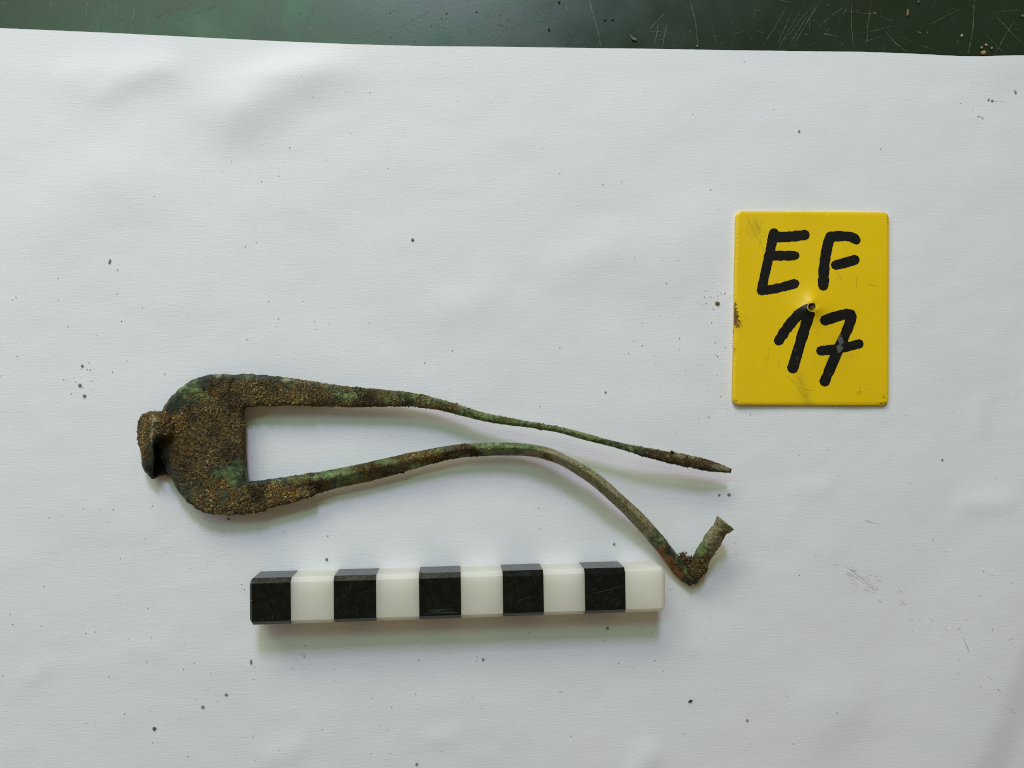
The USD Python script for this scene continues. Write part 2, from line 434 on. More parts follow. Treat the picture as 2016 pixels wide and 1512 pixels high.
# ------------------------------------------------------------------ metal and soil materials
m_bronze = mat('corroded_bronze', {
    'g': ('geometry', {}), 'at': ('attribute', {'attribute': 'tint'}), 'sp': ('separate_color', {}),
    'n1': ('noise_texture', {'scale': 420.0, 'detail': 5.0, 'roughness': 0.65}), 'n2': ('noise_texture', {'scale': 1900.0, 'detail': 4.0, 'roughness': 0.7}),
    'n3': ('noise_texture', {'scale': 950.0, 'detail': 3.0}), 'n4': ('noise_texture', {'scale': 160.0, 'detail': 3.0}),
    # patina: dark bronze to verdigris
    'pa': ('rgb_ramp', {'ramp': [(0.30, (0.010, 0.012, 0.009)), (0.50, (0.024, 0.031, 0.020)), (0.70, (0.055, 0.060, 0.036))]}),
    'gr': ('rgb_ramp', {'ramp': [(0.30, (0.034, 0.050, 0.016)), (0.44, (0.085, 0.128, 0.042)), (0.58, (0.175, 0.245, 0.090)), (0.72, (0.29, 0.28, 0.09))]}),
    'so': ('rgb_ramp', {'ramp': [(0.30, (0.020, 0.013, 0.006)), (0.48, (0.070, 0.043, 0.014)), (0.62, (0.165, 0.105, 0.030)), (0.8, (0.28, 0.19, 0.07))]}),
    'ru': ('rgb_ramp', {'ramp': [(0.32, (0.06, 0.026, 0.010)), (0.5, (0.21, 0.082, 0.018)), (0.68, (0.36, 0.165, 0.045))]}),
    'a1': ('math', {'math_type': 'add'}), 'a2': ('math', {'math_type': 'add'}), 'a3': ('math', {'math_type': 'add'}),
    'f1': ('map_range', {'range_type': 'smoothstep', 'from_min': 0.78, 'from_max': 1.16, 'clamp': True}),
    'f2': ('map_range', {'range_type': 'smoothstep', 'from_min': 0.80, 'from_max': 1.14, 'clamp': True}),
    'f3': ('map_range', {'range_type': 'smoothstep', 'from_min': 0.88, 'from_max': 1.08, 'clamp': True}),
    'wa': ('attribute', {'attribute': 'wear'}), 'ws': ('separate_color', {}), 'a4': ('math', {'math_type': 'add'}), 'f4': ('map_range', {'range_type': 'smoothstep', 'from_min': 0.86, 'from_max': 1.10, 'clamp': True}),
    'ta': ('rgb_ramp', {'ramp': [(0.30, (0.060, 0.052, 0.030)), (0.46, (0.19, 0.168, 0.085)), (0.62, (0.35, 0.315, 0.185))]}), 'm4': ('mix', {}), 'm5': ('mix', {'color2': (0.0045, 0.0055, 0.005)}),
    'm1': ('mix', {}), 'm2': ('mix', {}), 'm3': ('mix', {}),
    'ro': ('map_range', {'to_min': 0.5, 'to_max': 0.95, 'clamp': True}),
    'b': ('bump', {'strength': 0.7, 'distance': 0.00025}),
    'p': ('principled_bsdf', {'specular_ior_level': 0.28})},
    [('g.position', f'n{k}.vector') for k in (1, 2, 3, 4)] +
    [('at.color', 'sp.color'), ('n2.fac', 'pa.fac'), ('n3.fac', 'gr.fac'), ('n2.fac', 'so.fac'), ('n3.fac', 'ru.fac'),
     ('sp.g', 'a1.value1'), ('n1.fac', 'a1.value2'), ('a1.value', 'f1.value'), ('f1.result', 'm1.fac'), ('pa.color', 'm1.color1'), ('gr.color', 'm1.color2'),
     ('sp.r', 'a2.value1'), ('n3.fac', 'a2.value2'), ('a2.value', 'f2.value'), ('f2.result', 'm2.fac'), ('m1.color', 'm2.color1'), ('so.color', 'm2.color2'),
     ('sp.b', 'a3.value1'), ('n1.fac', 'a3.value2'), ('a3.value', 'f3.value'), ('f3.result', 'm3.fac'), ('m2.color', 'm3.color1'), ('ru.color', 'm3.color2'),
     ('wa.color', 'ws.color'), ('ws.r', 'a4.value1'), ('n1.fac', 'a4.value2'), ('a4.value', 'f4.value'), ('n2.fac', 'ta.fac'), ('f4.result', 'm4.fac'), ('m3.color', 'm4.color1'), ('ta.color', 'm4.color2'), ('ws.g', 'm5.fac'), ('m4.color', 'm5.color1'), ('m5.color', 'p.base_color'), ('f2.result', 'ro.value'), ('ro.result', 'p.roughness'), ('n2.fac', 'b.height'), ('b.normal', 'p.normal')])
m_soil = mat('soil', {
    'at': ('attribute', {'attribute': 'tint'}), 'g': ('geometry', {}), 'n': ('noise_texture', {'scale': 3000.0, 'detail': 2.0}),
    'r': ('rgb_ramp', {'ramp': [(0.3, (0.65, 0.65, 0.65)), (0.7, (1.25, 1.25, 1.25))]}), 'mx': ('mix', {'mix_type': 'multiply', 'fac': 1.0}),
    'p': ('principled_bsdf', {'roughness': 0.8, 'specular_ior_level': 0.35})},
    [('g.position', 'n.vector'), ('n.fac', 'r.fac'), ('at.color', 'mx.color1'), ('r.color', 'mx.color2'), ('mx.color', 'p.base_color')])

ICO = trimesh.creation.icosahedron()


def grains(points, radii, colors, rng, flat=0.75):
    """Many small angular grains joined in one mesh, with a colour each."""
    n = len(points)
    base = np.array(ICO.vertices)
    nv_ = len(base)
    q = rng.normal(size=(n, 4))
    q /= np.linalg.norm(q, axis=1)[:, None]
    w, x, y, z = q.T
    Rm = np.stack([np.stack([1 - 2 * (y * y + z * z), 2 * (x * y - z * w), 2 * (x * z + y * w)], 1),
                   np.stack([2 * (x * y + z * w), 1 - 2 * (x * x + z * z), 2 * (y * z - x * w)], 1),
                   np.stack([2 * (x * z - y * w), 2 * (y * z + x * w), 1 - 2 * (x * x + y * y)], 1)], 1)
    jit = base[None] * rng.uniform(0.65, 1.25, (n, nv_, 1)) * rng.uniform(flat, 1.15, (n, 1, 3))
    V = np.einsum('nij,nvj->nvi', Rm, jit) * np.asarray(radii)[:, None, None] + np.asarray(points)[:, None]
    Fc = np.array(ICO.faces)[None] + (np.arange(n) * nv_)[:, None, None]
    return trimesh.Trimesh(V.reshape(-1, 3), Fc.reshape(-1, 3), process=False), np.repeat(np.asarray(colors), nv_, axis=0)


# ------------------------------------------------------------------ the bronze brooch
BASE = P([(700, 900)])[0]
brooch = thing('bronze_brooch', 'corroded green bronze brooch with flat plate, two long arms and brown soil crust', 'brooch', BASE)


def blobs(px, spots):
    """Sum of soft spots (x, y, rx, ry, value) at photo pixels."""
    out = np.zeros(len(px))
    for x, y, rx, ry, val in spots:
        out += val * np.exp(-(((px[:, 0] - x) / rx) ** 2 + ((px[:, 1] - y) / ry) ** 2))
    return out


def masks(v, soil0, soil, green0, green, rust=()):
    px = to_px(v)
    q = np.asarray(v)
    na, nb = fbm(q * 330, 4, 31) - 0.5, fbm(q * 420 + 9, 4, 37) - 0.5
    return np.clip(np.stack([soil0 + blobs(px, soil) + 0.9 * na, green0 + blobs(px, green) + 0.8 * nb, blobs(px, rust)], 1), 0, 1)


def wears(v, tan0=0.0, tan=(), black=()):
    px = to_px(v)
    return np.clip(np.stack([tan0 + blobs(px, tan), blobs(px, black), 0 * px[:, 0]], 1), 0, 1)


def roughen(mesh, amp, scale=1.0, seed=1):
    """Pushes the skin in and out; amp per vertex in metres."""
    m = mesh.copy()
    merged = trimesh.Trimesh(m.vertices, m.faces, process=False)
    n = np.array(merged.vertex_normals)
    q = np.array(m.vertices) * 1100 * scale
    h = fbm(q, 3, seed) - 0.5 + 0.5 * (fbm(q * 0.25, 2, seed + 5) - 0.5)
    m.vertices = m.vertices + n * (h * amp)[:, None]
    return m


crust_pts, crust_rad, crust_col = [], [], []
SOIL_COL = np.array([(0.085, 0.057, 0.022), (0.125, 0.085, 0.032), (0.048, 0.033, 0.015), (0.18, 0.128, 0.055), (0.095, 0.062, 0.028), (0.062, 0.058, 0.024)])
OCHRE = np.array([(0.205, 0.128, 0.026), (0.165, 0.095, 0.020), (0.25, 0.17, 0.050)])


def crust(mesh, mask, n, rmin, rmax, seed, up=-0.3, ochre=0.0):
    """Scatters soil grains over a part where its soil mask is high."""
    rng = np.random.default_rng(seed)
    fm = mask[mesh.faces].mean(1)
    w = mesh.area_faces * np.clip(fm, 0, 1) ** 1.5 * (mesh.face_normals[:, 2] > up)
    w = w * (0.25 + 1.5 * sstep(0.40, 0.62, fbm(mesh.triangles_center * 420, 3, seed)))
    w = w / w.sum()
    k = rng.choice(len(w), n, p=w)
    b = rng.dirichlet((1, 1, 1), n)
    pts = np.einsum('nk,nkj->nj', b, mesh.vertices[mesh.faces[k]])
    big = fbm(pts * 260, 3, 4)
    r = rng.uniform(rmin, rmax, n) * (0.46 + 0.46 * rng.random(n))
    c = SOIL_COL[rng.integers(0, len(SOIL_COL), n)]
    o = (rng.random(n) < np.clip(ochre + (big - 0.55) * 3, 0, 0.9) * (ochre > 0))
    c[o] = OCHRE[rng.integers(0, 3, o.sum())]
    pale = rng.random(n) < 0.012
    c[pale] = (0.33, 0.27, 0.18)
    tone = 0.35 + 1.1 * sstep(0.3, 0.7, fbm(pts * 190 + 4, 3, 12))
    c = c * (0.55 + 0.95 * rng.random((n, 1))) * tone[:, None]
    r = np.where(rng.random(n) < 0.05, r * 1.6, r)
    crust_pts.append(pts + mesh.face_normals[k] * (r * 0.12)[:, None])
    crust_rad.append(r)
    crust_col.append(c)


# plate with the two shoulders
plate_px = [(318, 811), (328, 792), (340, 778), (352, 766), (365, 757), (378, 749), (391, 743.5), (405, 739.5), (440, 736), (480, 736), (520, 738), (560, 743), (590, 748), (620, 752),
            (620, 800), (590, 800), (560, 799.5), (530, 799.5), (505, 800), (490, 801), (480, 804), (479, 830), (478, 860), (480, 885), (482, 905), (484.5, 925), (487, 947), (510, 945.5), (535, 942.5), (560, 939.5), (590, 935.5), (620, 930),
            (620, 973), (600, 980), (580, 988), (560, 994.5), (530, 1002.5), (500, 1009), (475, 1013.5), (450, 1016), (432, 1015.5), (418, 1013), (402, 1008), (388, 1001), (374, 991), (362, 980), (352, 968), (343, 955), (335, 938), (326, 925), (316, 900), (312, 860), (314, 830)]


def plate_top(q):
    z = 0.0052 + 0 * q[:, 0]
    z += 0.0006 * sstep(420, 360, q[:, 0]) * sstep(860, 760, q[:, 1])
    z += 0.0004 * (fbm(np.c_[q / 60, 0 * q[:, 0]], 3, 3) - 0.5)
    z += 0.0003 * np.exp(-(((q[:, 0] - 400) / 60) ** 2 + ((q[:, 1] - 880) / 60) ** 2))
    return z


pl = slab(plate_px, plate_top, lambda q: 0.0026 + 0 * q[:, 0], s=2.0, rnd=0.0011, rows=6, seed=1, jag=4.5)
pl_m = masks(pl.vertices, 0.62,
             [(375, 768, 36, 26, -0.75), (345, 790, 22, 20, -0.6), (450, 736, 110, 9, -0.6), (326, 900, 11, 34, -0.4), (440, 985, 30, 18, -0.15), (440, 925, 42, 26, -0.34), (480, 930, 22, 30, -.3), (585, 752, 60, 10, -0.25), (560, 945, 90, 8, -0.5),
              (350, 965, 26, 40, -0.3), (430, 1016, 90, 8, -0.5), (560, 998, 60, 8, -.4), (430, 870, 80, 60, 0.2), (500, 985, 60, 18, 0.2), (440, 760, 50, 20, .1), (600, 965, 40, 14, .1), (560, 775, 60, 16, 0.1)],
             0.30, [(375, 770, 40, 24, 0.18), (420, 760, 40, 26, 0.1), (450, 920, 50, 40, 0.12), (600, 775, 30, 20, 0.25), (610, 945, 40, 20, 0.3), (350, 800, 30, 20, -0.1), (330, 900, 30, 50, -0.3), (480, 738, 100, 10, -0.1)])
pl = roughen(pl, 0.00014 + 0.00030 * pl_m[:, 0], seed=2)
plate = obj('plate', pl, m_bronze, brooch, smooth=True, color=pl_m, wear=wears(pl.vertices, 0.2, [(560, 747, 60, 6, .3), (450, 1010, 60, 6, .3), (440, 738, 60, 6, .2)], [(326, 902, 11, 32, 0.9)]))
top_only = pl.vertices[:, 2] > 0.0032
crust(pl, pl_m[:, 0] * top_only * np.where(pl_m[:, 0] > 0.42, 1, 0.12), 5200, 0.00016, 0.00036, 21, up=0.2, ochre=0.04)
crust(pl, blobs(to_px(pl.vertices), [(440, 775, 40, 16, 1), (420, 810, 16, 14, .8), (445, 1000, 60, 8, .8), (575, 965, 60, 14, 1.2), (470, 995, 30, 8, .8), (610, 780, 30, 12, .9)]) * top_only, 2400, 0.00016, 0.00032, 22, up=0.3, ochre=0.9)
crust(pl, top_only * 1.0, 260, 0.00012, 0.00030, 23, up=-.1, ochre=0.1)

# the curled hook at the plate's left end
hook_px = [(322, 808), (308, 811), (296, 811.5), (285, 814), (277, 820), (272, 830), (269.5, 845), (271, 860), (274, 872), (278, 882), (280.5, 895), (281, 905), (278.5, 911), (281, 917), (287, 927), (292, 936), (297, 942.5), (305, 941.5), (315, 938), (325, 937), (338, 940), (348, 930), (350, 890), (346, 850), (338, 822)]


def hook_top(q):
    x, y = q[:, 0], q[:, 1]
    crest_x = np.interp(y, [810, 840, 863, 900, 930, 945], [303, 300, 299, 303, 301, 300])
    crest_z = np.interp(y, [808, 816, 830, 860, 890, 905, 918, 945], [0.0062, 0.0082, 0.0092, 0.0096, 0.0090, 0.0074, 0.0052, 0.0040])
    fill = np.interp(x, [300, 315, 330, 348], [0.0097, 0.0094, 0.0080, 0.0053]) * np.interp(y, [808, 818, 830, 860], [0.74, 0.9, 1.0, 1.0])
    low = np.interp(x, [306, 316, 326, 336, 348], [0.0014, 0.0012, 0.0018, 0.0044, 0.0050]) + np.interp(y, [905, 930, 945], [0.0, 0.0006, 0.0018])
    k = sstep(852, 884, y + 0.25 * (x - 320))
    inner = fill * (1 - k) + low * k
    inner = np.maximum(inner, crest_z - (x - crest_x - 1) * 0.0011) * (x < crest_x + 12) + inner * (x >= crest_x + 12)
    left = np.interp(y, [810, 900, 912, 945], [0.0042, 0.0036, 0.0040, 0.0036])
    outer = left + (np.maximum(crest_z, left) - left) * sstep(268, crest_x, x)
    z = np.where(x > crest_x, np.minimum(inner, np.maximum(crest_z, fill)), outer)
    z = z + 0.0004 * (fbm(np.c_[q / 14, 0 * x], 3, 8) - 0.5)
    return z


hk = slab(hook_px, hook_top, lambda q: 0.0010 + 0 * q[:, 0], s=1.6, rnd=0.0012, rows=5, seed=4, jag=6.0)
hk_m = masks(hk.vertices, 0.40, [(285, 850, 16, 40, 0.5), (325, 835, 22, 24, 0.6), (290, 898, 12, 16, 0.4), (322, 900, 22, 38, -0.6), (295, 928, 24, 18, -0.8), (303, 862, 8, 26, -0.3)],
             0.15, [(300, 825, 10, 14, 0.2), (320, 900, 30, 40, -0.3), (300, 930, 30, 20, -0.3)])
hk = roughen(hk, 0.0001 + 0.00035 * hk_m[:, 0], seed=6)
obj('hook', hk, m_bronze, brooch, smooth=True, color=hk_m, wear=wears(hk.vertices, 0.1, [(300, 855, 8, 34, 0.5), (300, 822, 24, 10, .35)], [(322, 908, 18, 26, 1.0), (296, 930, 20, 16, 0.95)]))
crust(hk, np.where(hk_m[:, 0] > 0.4, hk_m[:, 0], 0.05), 1500, 0.00015, 0.00034, 31, up=-0.2, ochre=0.35)


def sweep(center, hw, zlo, zhi, section, seed=0, s=2.2, soft=0):
    """A bar following photo-pixel stations; hw half widths in pixels, zlo and zhi its under- and upper side, section a list of (side, rise)."""
    c = np.asarray(center, float)
    L = np.r_[0, np.cumsum(np.linalg.norm(np.diff(c, axis=0), axis=1))]
    n = int(L[-1] / s)
    t = np.linspace(0, L[-1], n)
    from scipy.interpolate import PchipInterpolator as PI_
    ln = np.stack([PI_(L, c[:, k])(t) for k in range(2)], 1)
    w, lo, hi = (PI_(L, np.asarray(a, float))(t) for a in (hw, zlo, zhi))
    from scipy.ndimage import gaussian_filter1d
    if soft:
        ln, w, lo, hi = (gaussian_filter1d(a, soft, axis=0, mode='nearest') for a in (ln, w, lo, hi))
    d = np.gradient(ln, axis=0)
    d /= np.linalg.norm(d, axis=1)[:, None]
    d = gaussian_filter1d(d, 3, axis=0, mode='nearest')
    d /= np.linalg.norm(d, axis=1)[:, None]
    nrm = np.stack([-d[:, 1], d[:, 0]], 1)          # to the right of travel in the photo (downwards)
    sec = smooth_closed(section, 1)
    per = 36
    sec = resample(sec, np.linalg.norm(np.diff(np.vstack([sec, sec[:1]]), axis=0), axis=1).sum() / per)
    m = len(sec)
    V = []
    for i in range(n):
        V.append(P(ln[i] + nrm[i] * (sec[:, :1] * w[i]), lo[i] + (hi[i] - lo[i]) * sec[:, 1]))
    V = np.vstack(V)
    i, j = np.meshgrid(np.arange(n - 1), np.arange(m), indexing='ij')
    a, b = (i * m + j).ravel(), (i * m + (j + 1) % m).ravel()
    Fc = [np.stack([a, b, a + m], 1), np.stack([b, b + m, a + m], 1)]
    V = np.vstack([V, V[:m].mean(0), V[-m:].mean(0)])
    k = np.arange(m)
    Fc += [np.stack([np.full(m, n * m), (k + 1) % m, k], 1), np.stack([np.full(m, n * m + 1), (n - 1) * m + k, (n - 1) * m + (k + 1) % m], 1)]
    mesh = trimesh.Trimesh(V, np.vstack(Fc), process=False)
    if mesh.volume < 0:
        mesh.invert()
    return mesh


ARM_SEC = [(-0.88, 0.0), (-1.0, 0.45), (-0.94, 0.90), (-0.55, 1.0), (0.15, 0.98), (0.72, 0.80), (1.0, 0.42), (0.86, 0.0)]
up = [(575, 746, 799.5), (600, 749, 800), (640, 755, 801), (700, 763, 801.5), (760, 768, 800.5), (810, 774, 801), (850, 782, 805), (900, 796, 816.5), (950, 812, 829), (1000, 822, 837.5), (1050, 831, 843.5), (1100, 840, 852), (1150, 852, 866.5),
      (1200, 866, 878.5), (1250, 877.5, 893), (1300, 886, 907), (1350, 895, 919), (1400, 907, 928), (1430, 918.5, 931.5), (1443, 925, 931)]
up = np.array(up)
hz = np.interp(up[:, 0], [575, 700, 850, 1000, 1100, 1250, 1443], [0.0026, 0.0028, 0.0036, 0.0052, 0.0060, 0.0056, 0.0040])
th = np.interp(up[:, 0], [575, 800, 950, 1150, 1300, 1400, 1443], [0.0027, 0.0026, 0.0020, 0.0017, 0.0020, 0.0017, 0.0008])
ua = sweep(np.c_[up[:, 0], (up[:, 1] + up[:, 2]) / 2], (up[:, 2] - up[:, 1]) / 2, hz, hz + th, ARM_SEC, soft=4)
ua_m = masks(ua.vertices, 0.36, [(600, 775, 60, 18, 0.3), (730, 790, 40, 14, 0.25), (650, 795, 60, 6, 0.3), (1330, 905, 80, 16, 0.35), (760, 768, 150, 5, 0.2), (1130, 856, 90, 14, -0.3), (950, 822, 60, 16, -0.12), (1240, 882, 30, 12, -0.2), (690, 780, 24, 14, -0.25)],
             0.46, [(690, 778, 30, 14, 0.25), (790, 786, 40, 12, 0.25), (960, 822, 100, 14, 0.3), (1110, 850, 110, 14, 0.36), (860, 795, 40, 14, 0.2), (1400, 915, 90, 20, -0.4), (1300, 900, 50, 20, -0.3)],
             [(1370, 905, 50, 10, 0.18)])
ua = roughen(ua, 0.00010 + 0.00034 * ua_m[:, 0], seed=9)
obj('straight_arm', ua, m_bronze, brooch, smooth=True, color=ua_m, wear=wears(ua.vertices, 0.22, [(900, 800, 200, 8, 0.2), (1340, 897, 60, 8, .3), (1420, 920, 30, 8, .45), (620, 752, 60, 5, .3)]), label='straight tapering arm ending in a dark crusted point')
upx = to_px(ua.vertices)
crust(ua, np.where(upx[:, 0] < 860, 0.9, 0.18) * np.clip(ua_m[:, 0] + .15, 0, 1), 4800, 0.00013, 0.00029, 41, up=-0.25, ochre=0.3)
crust(ua, sstep(1240, 1290, upx[:, 0]) * (1 - sstep(1400, 1420, upx[:, 0])) * sstep(-0.2, 0.6, (upx[:, 1] - np.interp(upx[:, 0], up[:, 0], (up[:, 1] + up[:, 2]) / 2)) / 10), 650, 0.00014, 0.00030, 42, up=-0.7)

lo_top = np.array([(575, 937.5), (600, 934), (640, 926.5), (700, 915.5), (750, 904), (800, 893), (850, 883), (900, 874.5), (950, 871.5), (1000, 870.5), (1050, 874.5), (1090, 883), (1113, 895.5), (1141, 910.5), (1176, 930.5), (1206, 956), (1236, 983.5), (1264, 1008.5), (1284, 1031), (1304, 1054), (1324, 1081), (1340, 1098), (1353, 1116), (1368, 1134), (1375, 1145)])
lo_bot = np.array([(575, 989), (600, 980), (640, 967), (700, 954), (750, 942), (800, 928), (850, 913.5), (900, 902), (950, 898.5), (1000, 897.5), (1048, 898.5), (1080, 908), (1101, 913), (1126, 929.5), (1156, 948), (1186, 973.5), (1216, 1001), (1241, 1026), (1266, 1054), (1289, 1079), (1304, 1099), (1317, 1119), (1334, 1140), (1350, 1150), (1366, 1156)])
lc, lw = (lo_top + lo_bot) / 2, np.linalg.norm(lo_top - lo_bot, axis=1) / 2
lx = lc[:, 0]
lz = np.interp(lx, [575, 700, 900, 1000, 1100, 1200, 1280, 1345], [0.0024, 0.0024, 0.0024, 0.0030, 0.0046, 0.0052, 0.0030, 0.0008])
lt = np.interp(lx, [575, 800, 1000, 1200, 1345], [0.0029, 0.0034, 0.0036, 0.0034, 0.0030])
BOW_SEC = [(-0.92, 0.0), (-1.0, 0.40), (-0.92, 0.74), (-0.30, 1.02), (-0.12, 1.0), (0.10, 0.86), (1.0, 0.24), (0.9, 0.0)]
la = sweep(lc, lw, lz, lz + lt, BOW_SEC, soft=7)
lpx = to_px(la.vertices)
bowtop = la.vertices[:, 2]
la_m = masks(la.vertices, 0.36, [(600, 965, 50, 18, 0.4), (740, 925, 50, 14, 0.3), (820, 900, 80, 10, 0.4), (910, 882, 26, 8, 0.4), (1340, 1125, 30, 30, 0.1), (1250, 1040, 40, 40, 0.08), (1130, 930, 60, 30, 0.12), (1000, 876, 60, 8, -0.2), (660, 940, 20, 14, -.2)],
             0.44, [(680, 932, 60, 16, 0.25), (780, 912, 50, 12, 0.2), (960, 878, 45, 10, 0.42), (1040, 880, 40, 10, 0.30), (870, 892, 30, 8, .15), (1110, 900, 30, 14, 0.15), (1260, 1030, 80, 80, 0.08)],
             [(1314, 1108, 17, 22, 0.85), (1332, 1134, 16, 15, 0.8), (1298, 1084, 11, 18, 0.6), (1090, 905, 30, 8, 0.18)])
# the side that slopes away from the plate carries bare brown metal
la = roughen(la, 0.00006 + 0.00030 * np.clip(la_m[:, 0] - 0.15, 0, 1), seed=12)
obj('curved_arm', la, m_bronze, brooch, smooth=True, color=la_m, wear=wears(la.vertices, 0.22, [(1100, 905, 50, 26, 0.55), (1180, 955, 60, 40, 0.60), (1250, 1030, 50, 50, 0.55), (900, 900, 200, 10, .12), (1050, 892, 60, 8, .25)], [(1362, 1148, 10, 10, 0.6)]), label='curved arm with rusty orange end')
crust(la, np.where(la_m[:, 0] > 0.46, la_m[:, 0], 0.05) * (1 - 0.85 * sstep(1060, 1110, lpx[:, 0])), 3200, 0.00012, 0.00027, 51, up=0.35, ochre=0.55)
crust(la, sstep(1290, 1310, lpx[:, 0]), 220, 0.00012, 0.00026, 52, up=-0.2, ochre=0.3)

# foot: peg with a flared end
pc = np.array([(1362, 1146), (1366, 1136), (1373, 1119), (1383, 1096), (1396, 1074), (1408, 1056), (1417, 1043), (1424, 1034.5), (1428.5, 1029)])
pw = np.array([8, 12.5, 16.5, 17.5, 17.5, 17.0, 16.2, 19.5, 21.5])
pz = np.array([0.0004, 0.0006, 0.0012, 0.0022, 0.0034, 0.0044, 0.0050, 0.0052, 0.0054])
ROUND = [(math.cos(a), 0.5 + 0.5 * math.sin(a)) for a in np.linspace(0, 2 * math.pi, 16, endpoint=False)]
pg = sweep(pc, pw, pz, pz + np.array([.0026, .0036, .0042, .0044, .0044, .0043, .0042, .0047, .0050]), ROUND, s=1.8)
pg_m = masks(pg.vertices, 0.38, [(1385, 1080, 22, 16, -0.28), (1375, 1120, 28, 20, 0.25), (1416, 1054, 20, 22, 0.12), (1400, 1100, 20, 30, .15)], 0.25, [(1382, 1080, 22, 18, 0.6), (1365, 1110, 20, 20, 0.1)], [])
pg = roughen(pg, 0.0009 * np.ones(len(pg.vertices)), scale=0.42, seed=14)
obj('peg_foot', pg, m_bronze, brooch, smooth=True, color=pg_m, wear=wears(pg.vertices, 0.36, [(1420, 1050, 24, 26, 0.6), (1405, 1070, 26, 26, 0.45), (1382, 1080, 16, 14, -.5), (1428, 1030, 16, 12, .5)], [(1356, 1145, 10, 8, .5)]), label='stubby peg foot with flared pale end')
crust(pg, np.clip(blobs(to_px(pg.vertices), [(1372, 1125, 26, 22, 1), (1405, 1085, 12, 40, 0.5), (1425, 1062, 10, 24, 0.5)]), 0, 1), 420, 0.00014, 0.00032, 61, up=-0.6, ochre=0.2)

# soil clod in the angle of the foot
rng = np.random.default_rng(71)
cp = np.array([(1352, 1104), (1360, 1100), (1355, 1112), (1364, 1110), (1360, 1120), (1368, 1116), (1348, 1100), (1345, 1096)])
ctr = P(cp, np.full(len(cp), 0.0026))
n = 460
pts = ctr[rng.integers(0, len(ctr), n)] + rng.normal(0, 1, (n, 3)) * np.array([0.00050, 0.00050, 0.0009])
gm, gc = grains(pts, rng.uniform(0.00014, 0.00032, n), SOIL_COL[rng.integers(0, 6, n)] * rng.uniform(0.9, 1.6, (n, 1)), rng)
obj('soil_clod', gm, m_soil, brooch, color=gc, kind='stuff', label='clump of brown soil stuck in the angle of the foot')
lump = grains(P([(1324, 891), (1322, 889), (1352, 900)], np.array([0.0078, 0.0081, .0078])), np.array([0.0005, 0.0004, 0.0004]), np.array([(0.045, 0.03, 0.018)] * 3), rng)
obj('soil_lump', lump[0], m_soil, brooch, color=lump[1], label='dark lump of soil on the straight arm')

gm, gc = grains(np.vstack(crust_pts), np.concatenate(crust_rad), np.vstack(crust_col), np.random.default_rng(77))
obj('soil_crust', gm, m_soil, brooch, color=gc, kind='stuff', label='crust of brown and ochre soil grains')

# ------------------------------------------------------------------ scale bar
m_white = mat('cream_plastic', {
    'g': ('geometry', {}), 'n': ('noise_texture', {'scale': 160.0, 'detail': 3.0}), 'n2': ('noise_texture', {'scale': 1800.0, 'detail': 2.0}),
    'r': ('rgb_ramp', {'ramp': [(0.35, (0.86, 0.79, 0.56)), (0.7, (0.88, 0.82, 0.61))]}),
    'v': ('voronoi_texture', {'scale': 420.0}), 'vr': ('rgb_ramp', {'ramp': [(0.0, (1, 1, 1)), (0.075, (0, 0, 0))]}),
    'w': ('white_noise_texture', {}), 'wc': ('math', {'math_type': 'greater_than', 'value2': 0.90}), 'wm': ('math', {'math_type': 'multiply'}),
    'mx': ('mix', {'color2': (0.33, 0.25, 0.13)}), 'ws': ('math', {'math_type': 'multiply', 'value2': 0.8}),
    'b': ('bump', {'strength': 0.15, 'distance': 0.0001}),
    'p': ('principled_bsdf', {'roughness': 0.5, 'specular_ior_level': 0.3, 'subsurface_weight': 0.65, 'subsurface_radius': (1.0, 0.85, 0.5), 'subsurface_scale': 0.0036})},
    [('g.position', 'n.vector'), ('g.position', 'n2.vector'), ('n.fac', 'r.fac'), ('g.position', 'v.vector'), ('v.distance', 'vr.fac'), ('v.position', 'w.vector'), ('w.value', 'wc.value1'),
     ('vr.color', 'wm.value1'), ('wc.value', 'wm.value2'), ('wm.value', 'ws.value1'), ('ws.value', 'mx.fac'), ('r.color', 'mx.color1'), ('mx.color', 'p.base_color'), ('n2.fac', 'b.height'), ('b.normal', 'p.normal')])
m_black = mat('black_plastic', {
    'g': ('geometry', {}), 'n': ('noise_texture', {'scale': 620.0, 'detail': 6.0, 'roughness': 0.75}), 'n2': ('noise_texture', {'scale': 2200.0, 'detail': 3.0}),
    'r': ('rgb_ramp', {'ramp': [(0.44, (0.0032, 0.0042, 0.0036)), (0.78, (0.011, 0.0140, 0.0115))]}),
    'rr': ('map_range', {'from_min': 0.3, 'from_max': 0.7, 'to_min': 0.12, 'to_max': 0.22}),
    'b': ('bump', {'strength': 0.12, 'distance': 0.00005}),
    'p': ('principled_bsdf', {'specular_ior_level': 0.45})},
    [('g.position', 'n.vector'), ('g.position', 'n2.vector'), ('n.fac', 'r.fac'), ('r.color', 'p.base_color'), ('n.fac', 'rr.value'), ('rr.result', 'p.roughness'), ('n2.fac', 'b.height'), ('b.normal', 'p.normal')])
m_scuff = mat('plastic_scuff', {'g': ('geometry', {}), 'p': ('principled_bsdf', {'base_color': (0.055, 0.064, 0.056), 'roughness': 0.5})}, [])
BAR_H = 0.0088
A = P([(493.5, 1229.5)], BAR_H - 0.001)[0]
B = P([(1310.5, 1202.0)], BAR_H - 0.001)[0]
bx = (B - A)[:2] / np.linalg.norm((B - A)[:2])
by = np.array([-bx[1], bx[0]])
BAR_L = np.linalg.norm((B - A)[:2])
BAR_W = float(abs((P([(540, 1136.2)], BAR_H - 0.001)[0] - A)[:2] @ by))
print('bar', BAR_L, BAR_W)
bar_loc = np.array([A[0], A[1], float(on_paper([(900, 1180)])[0]) + 0.00025])
rotz = math.degrees(math.atan2(bx[1], bx[0]))
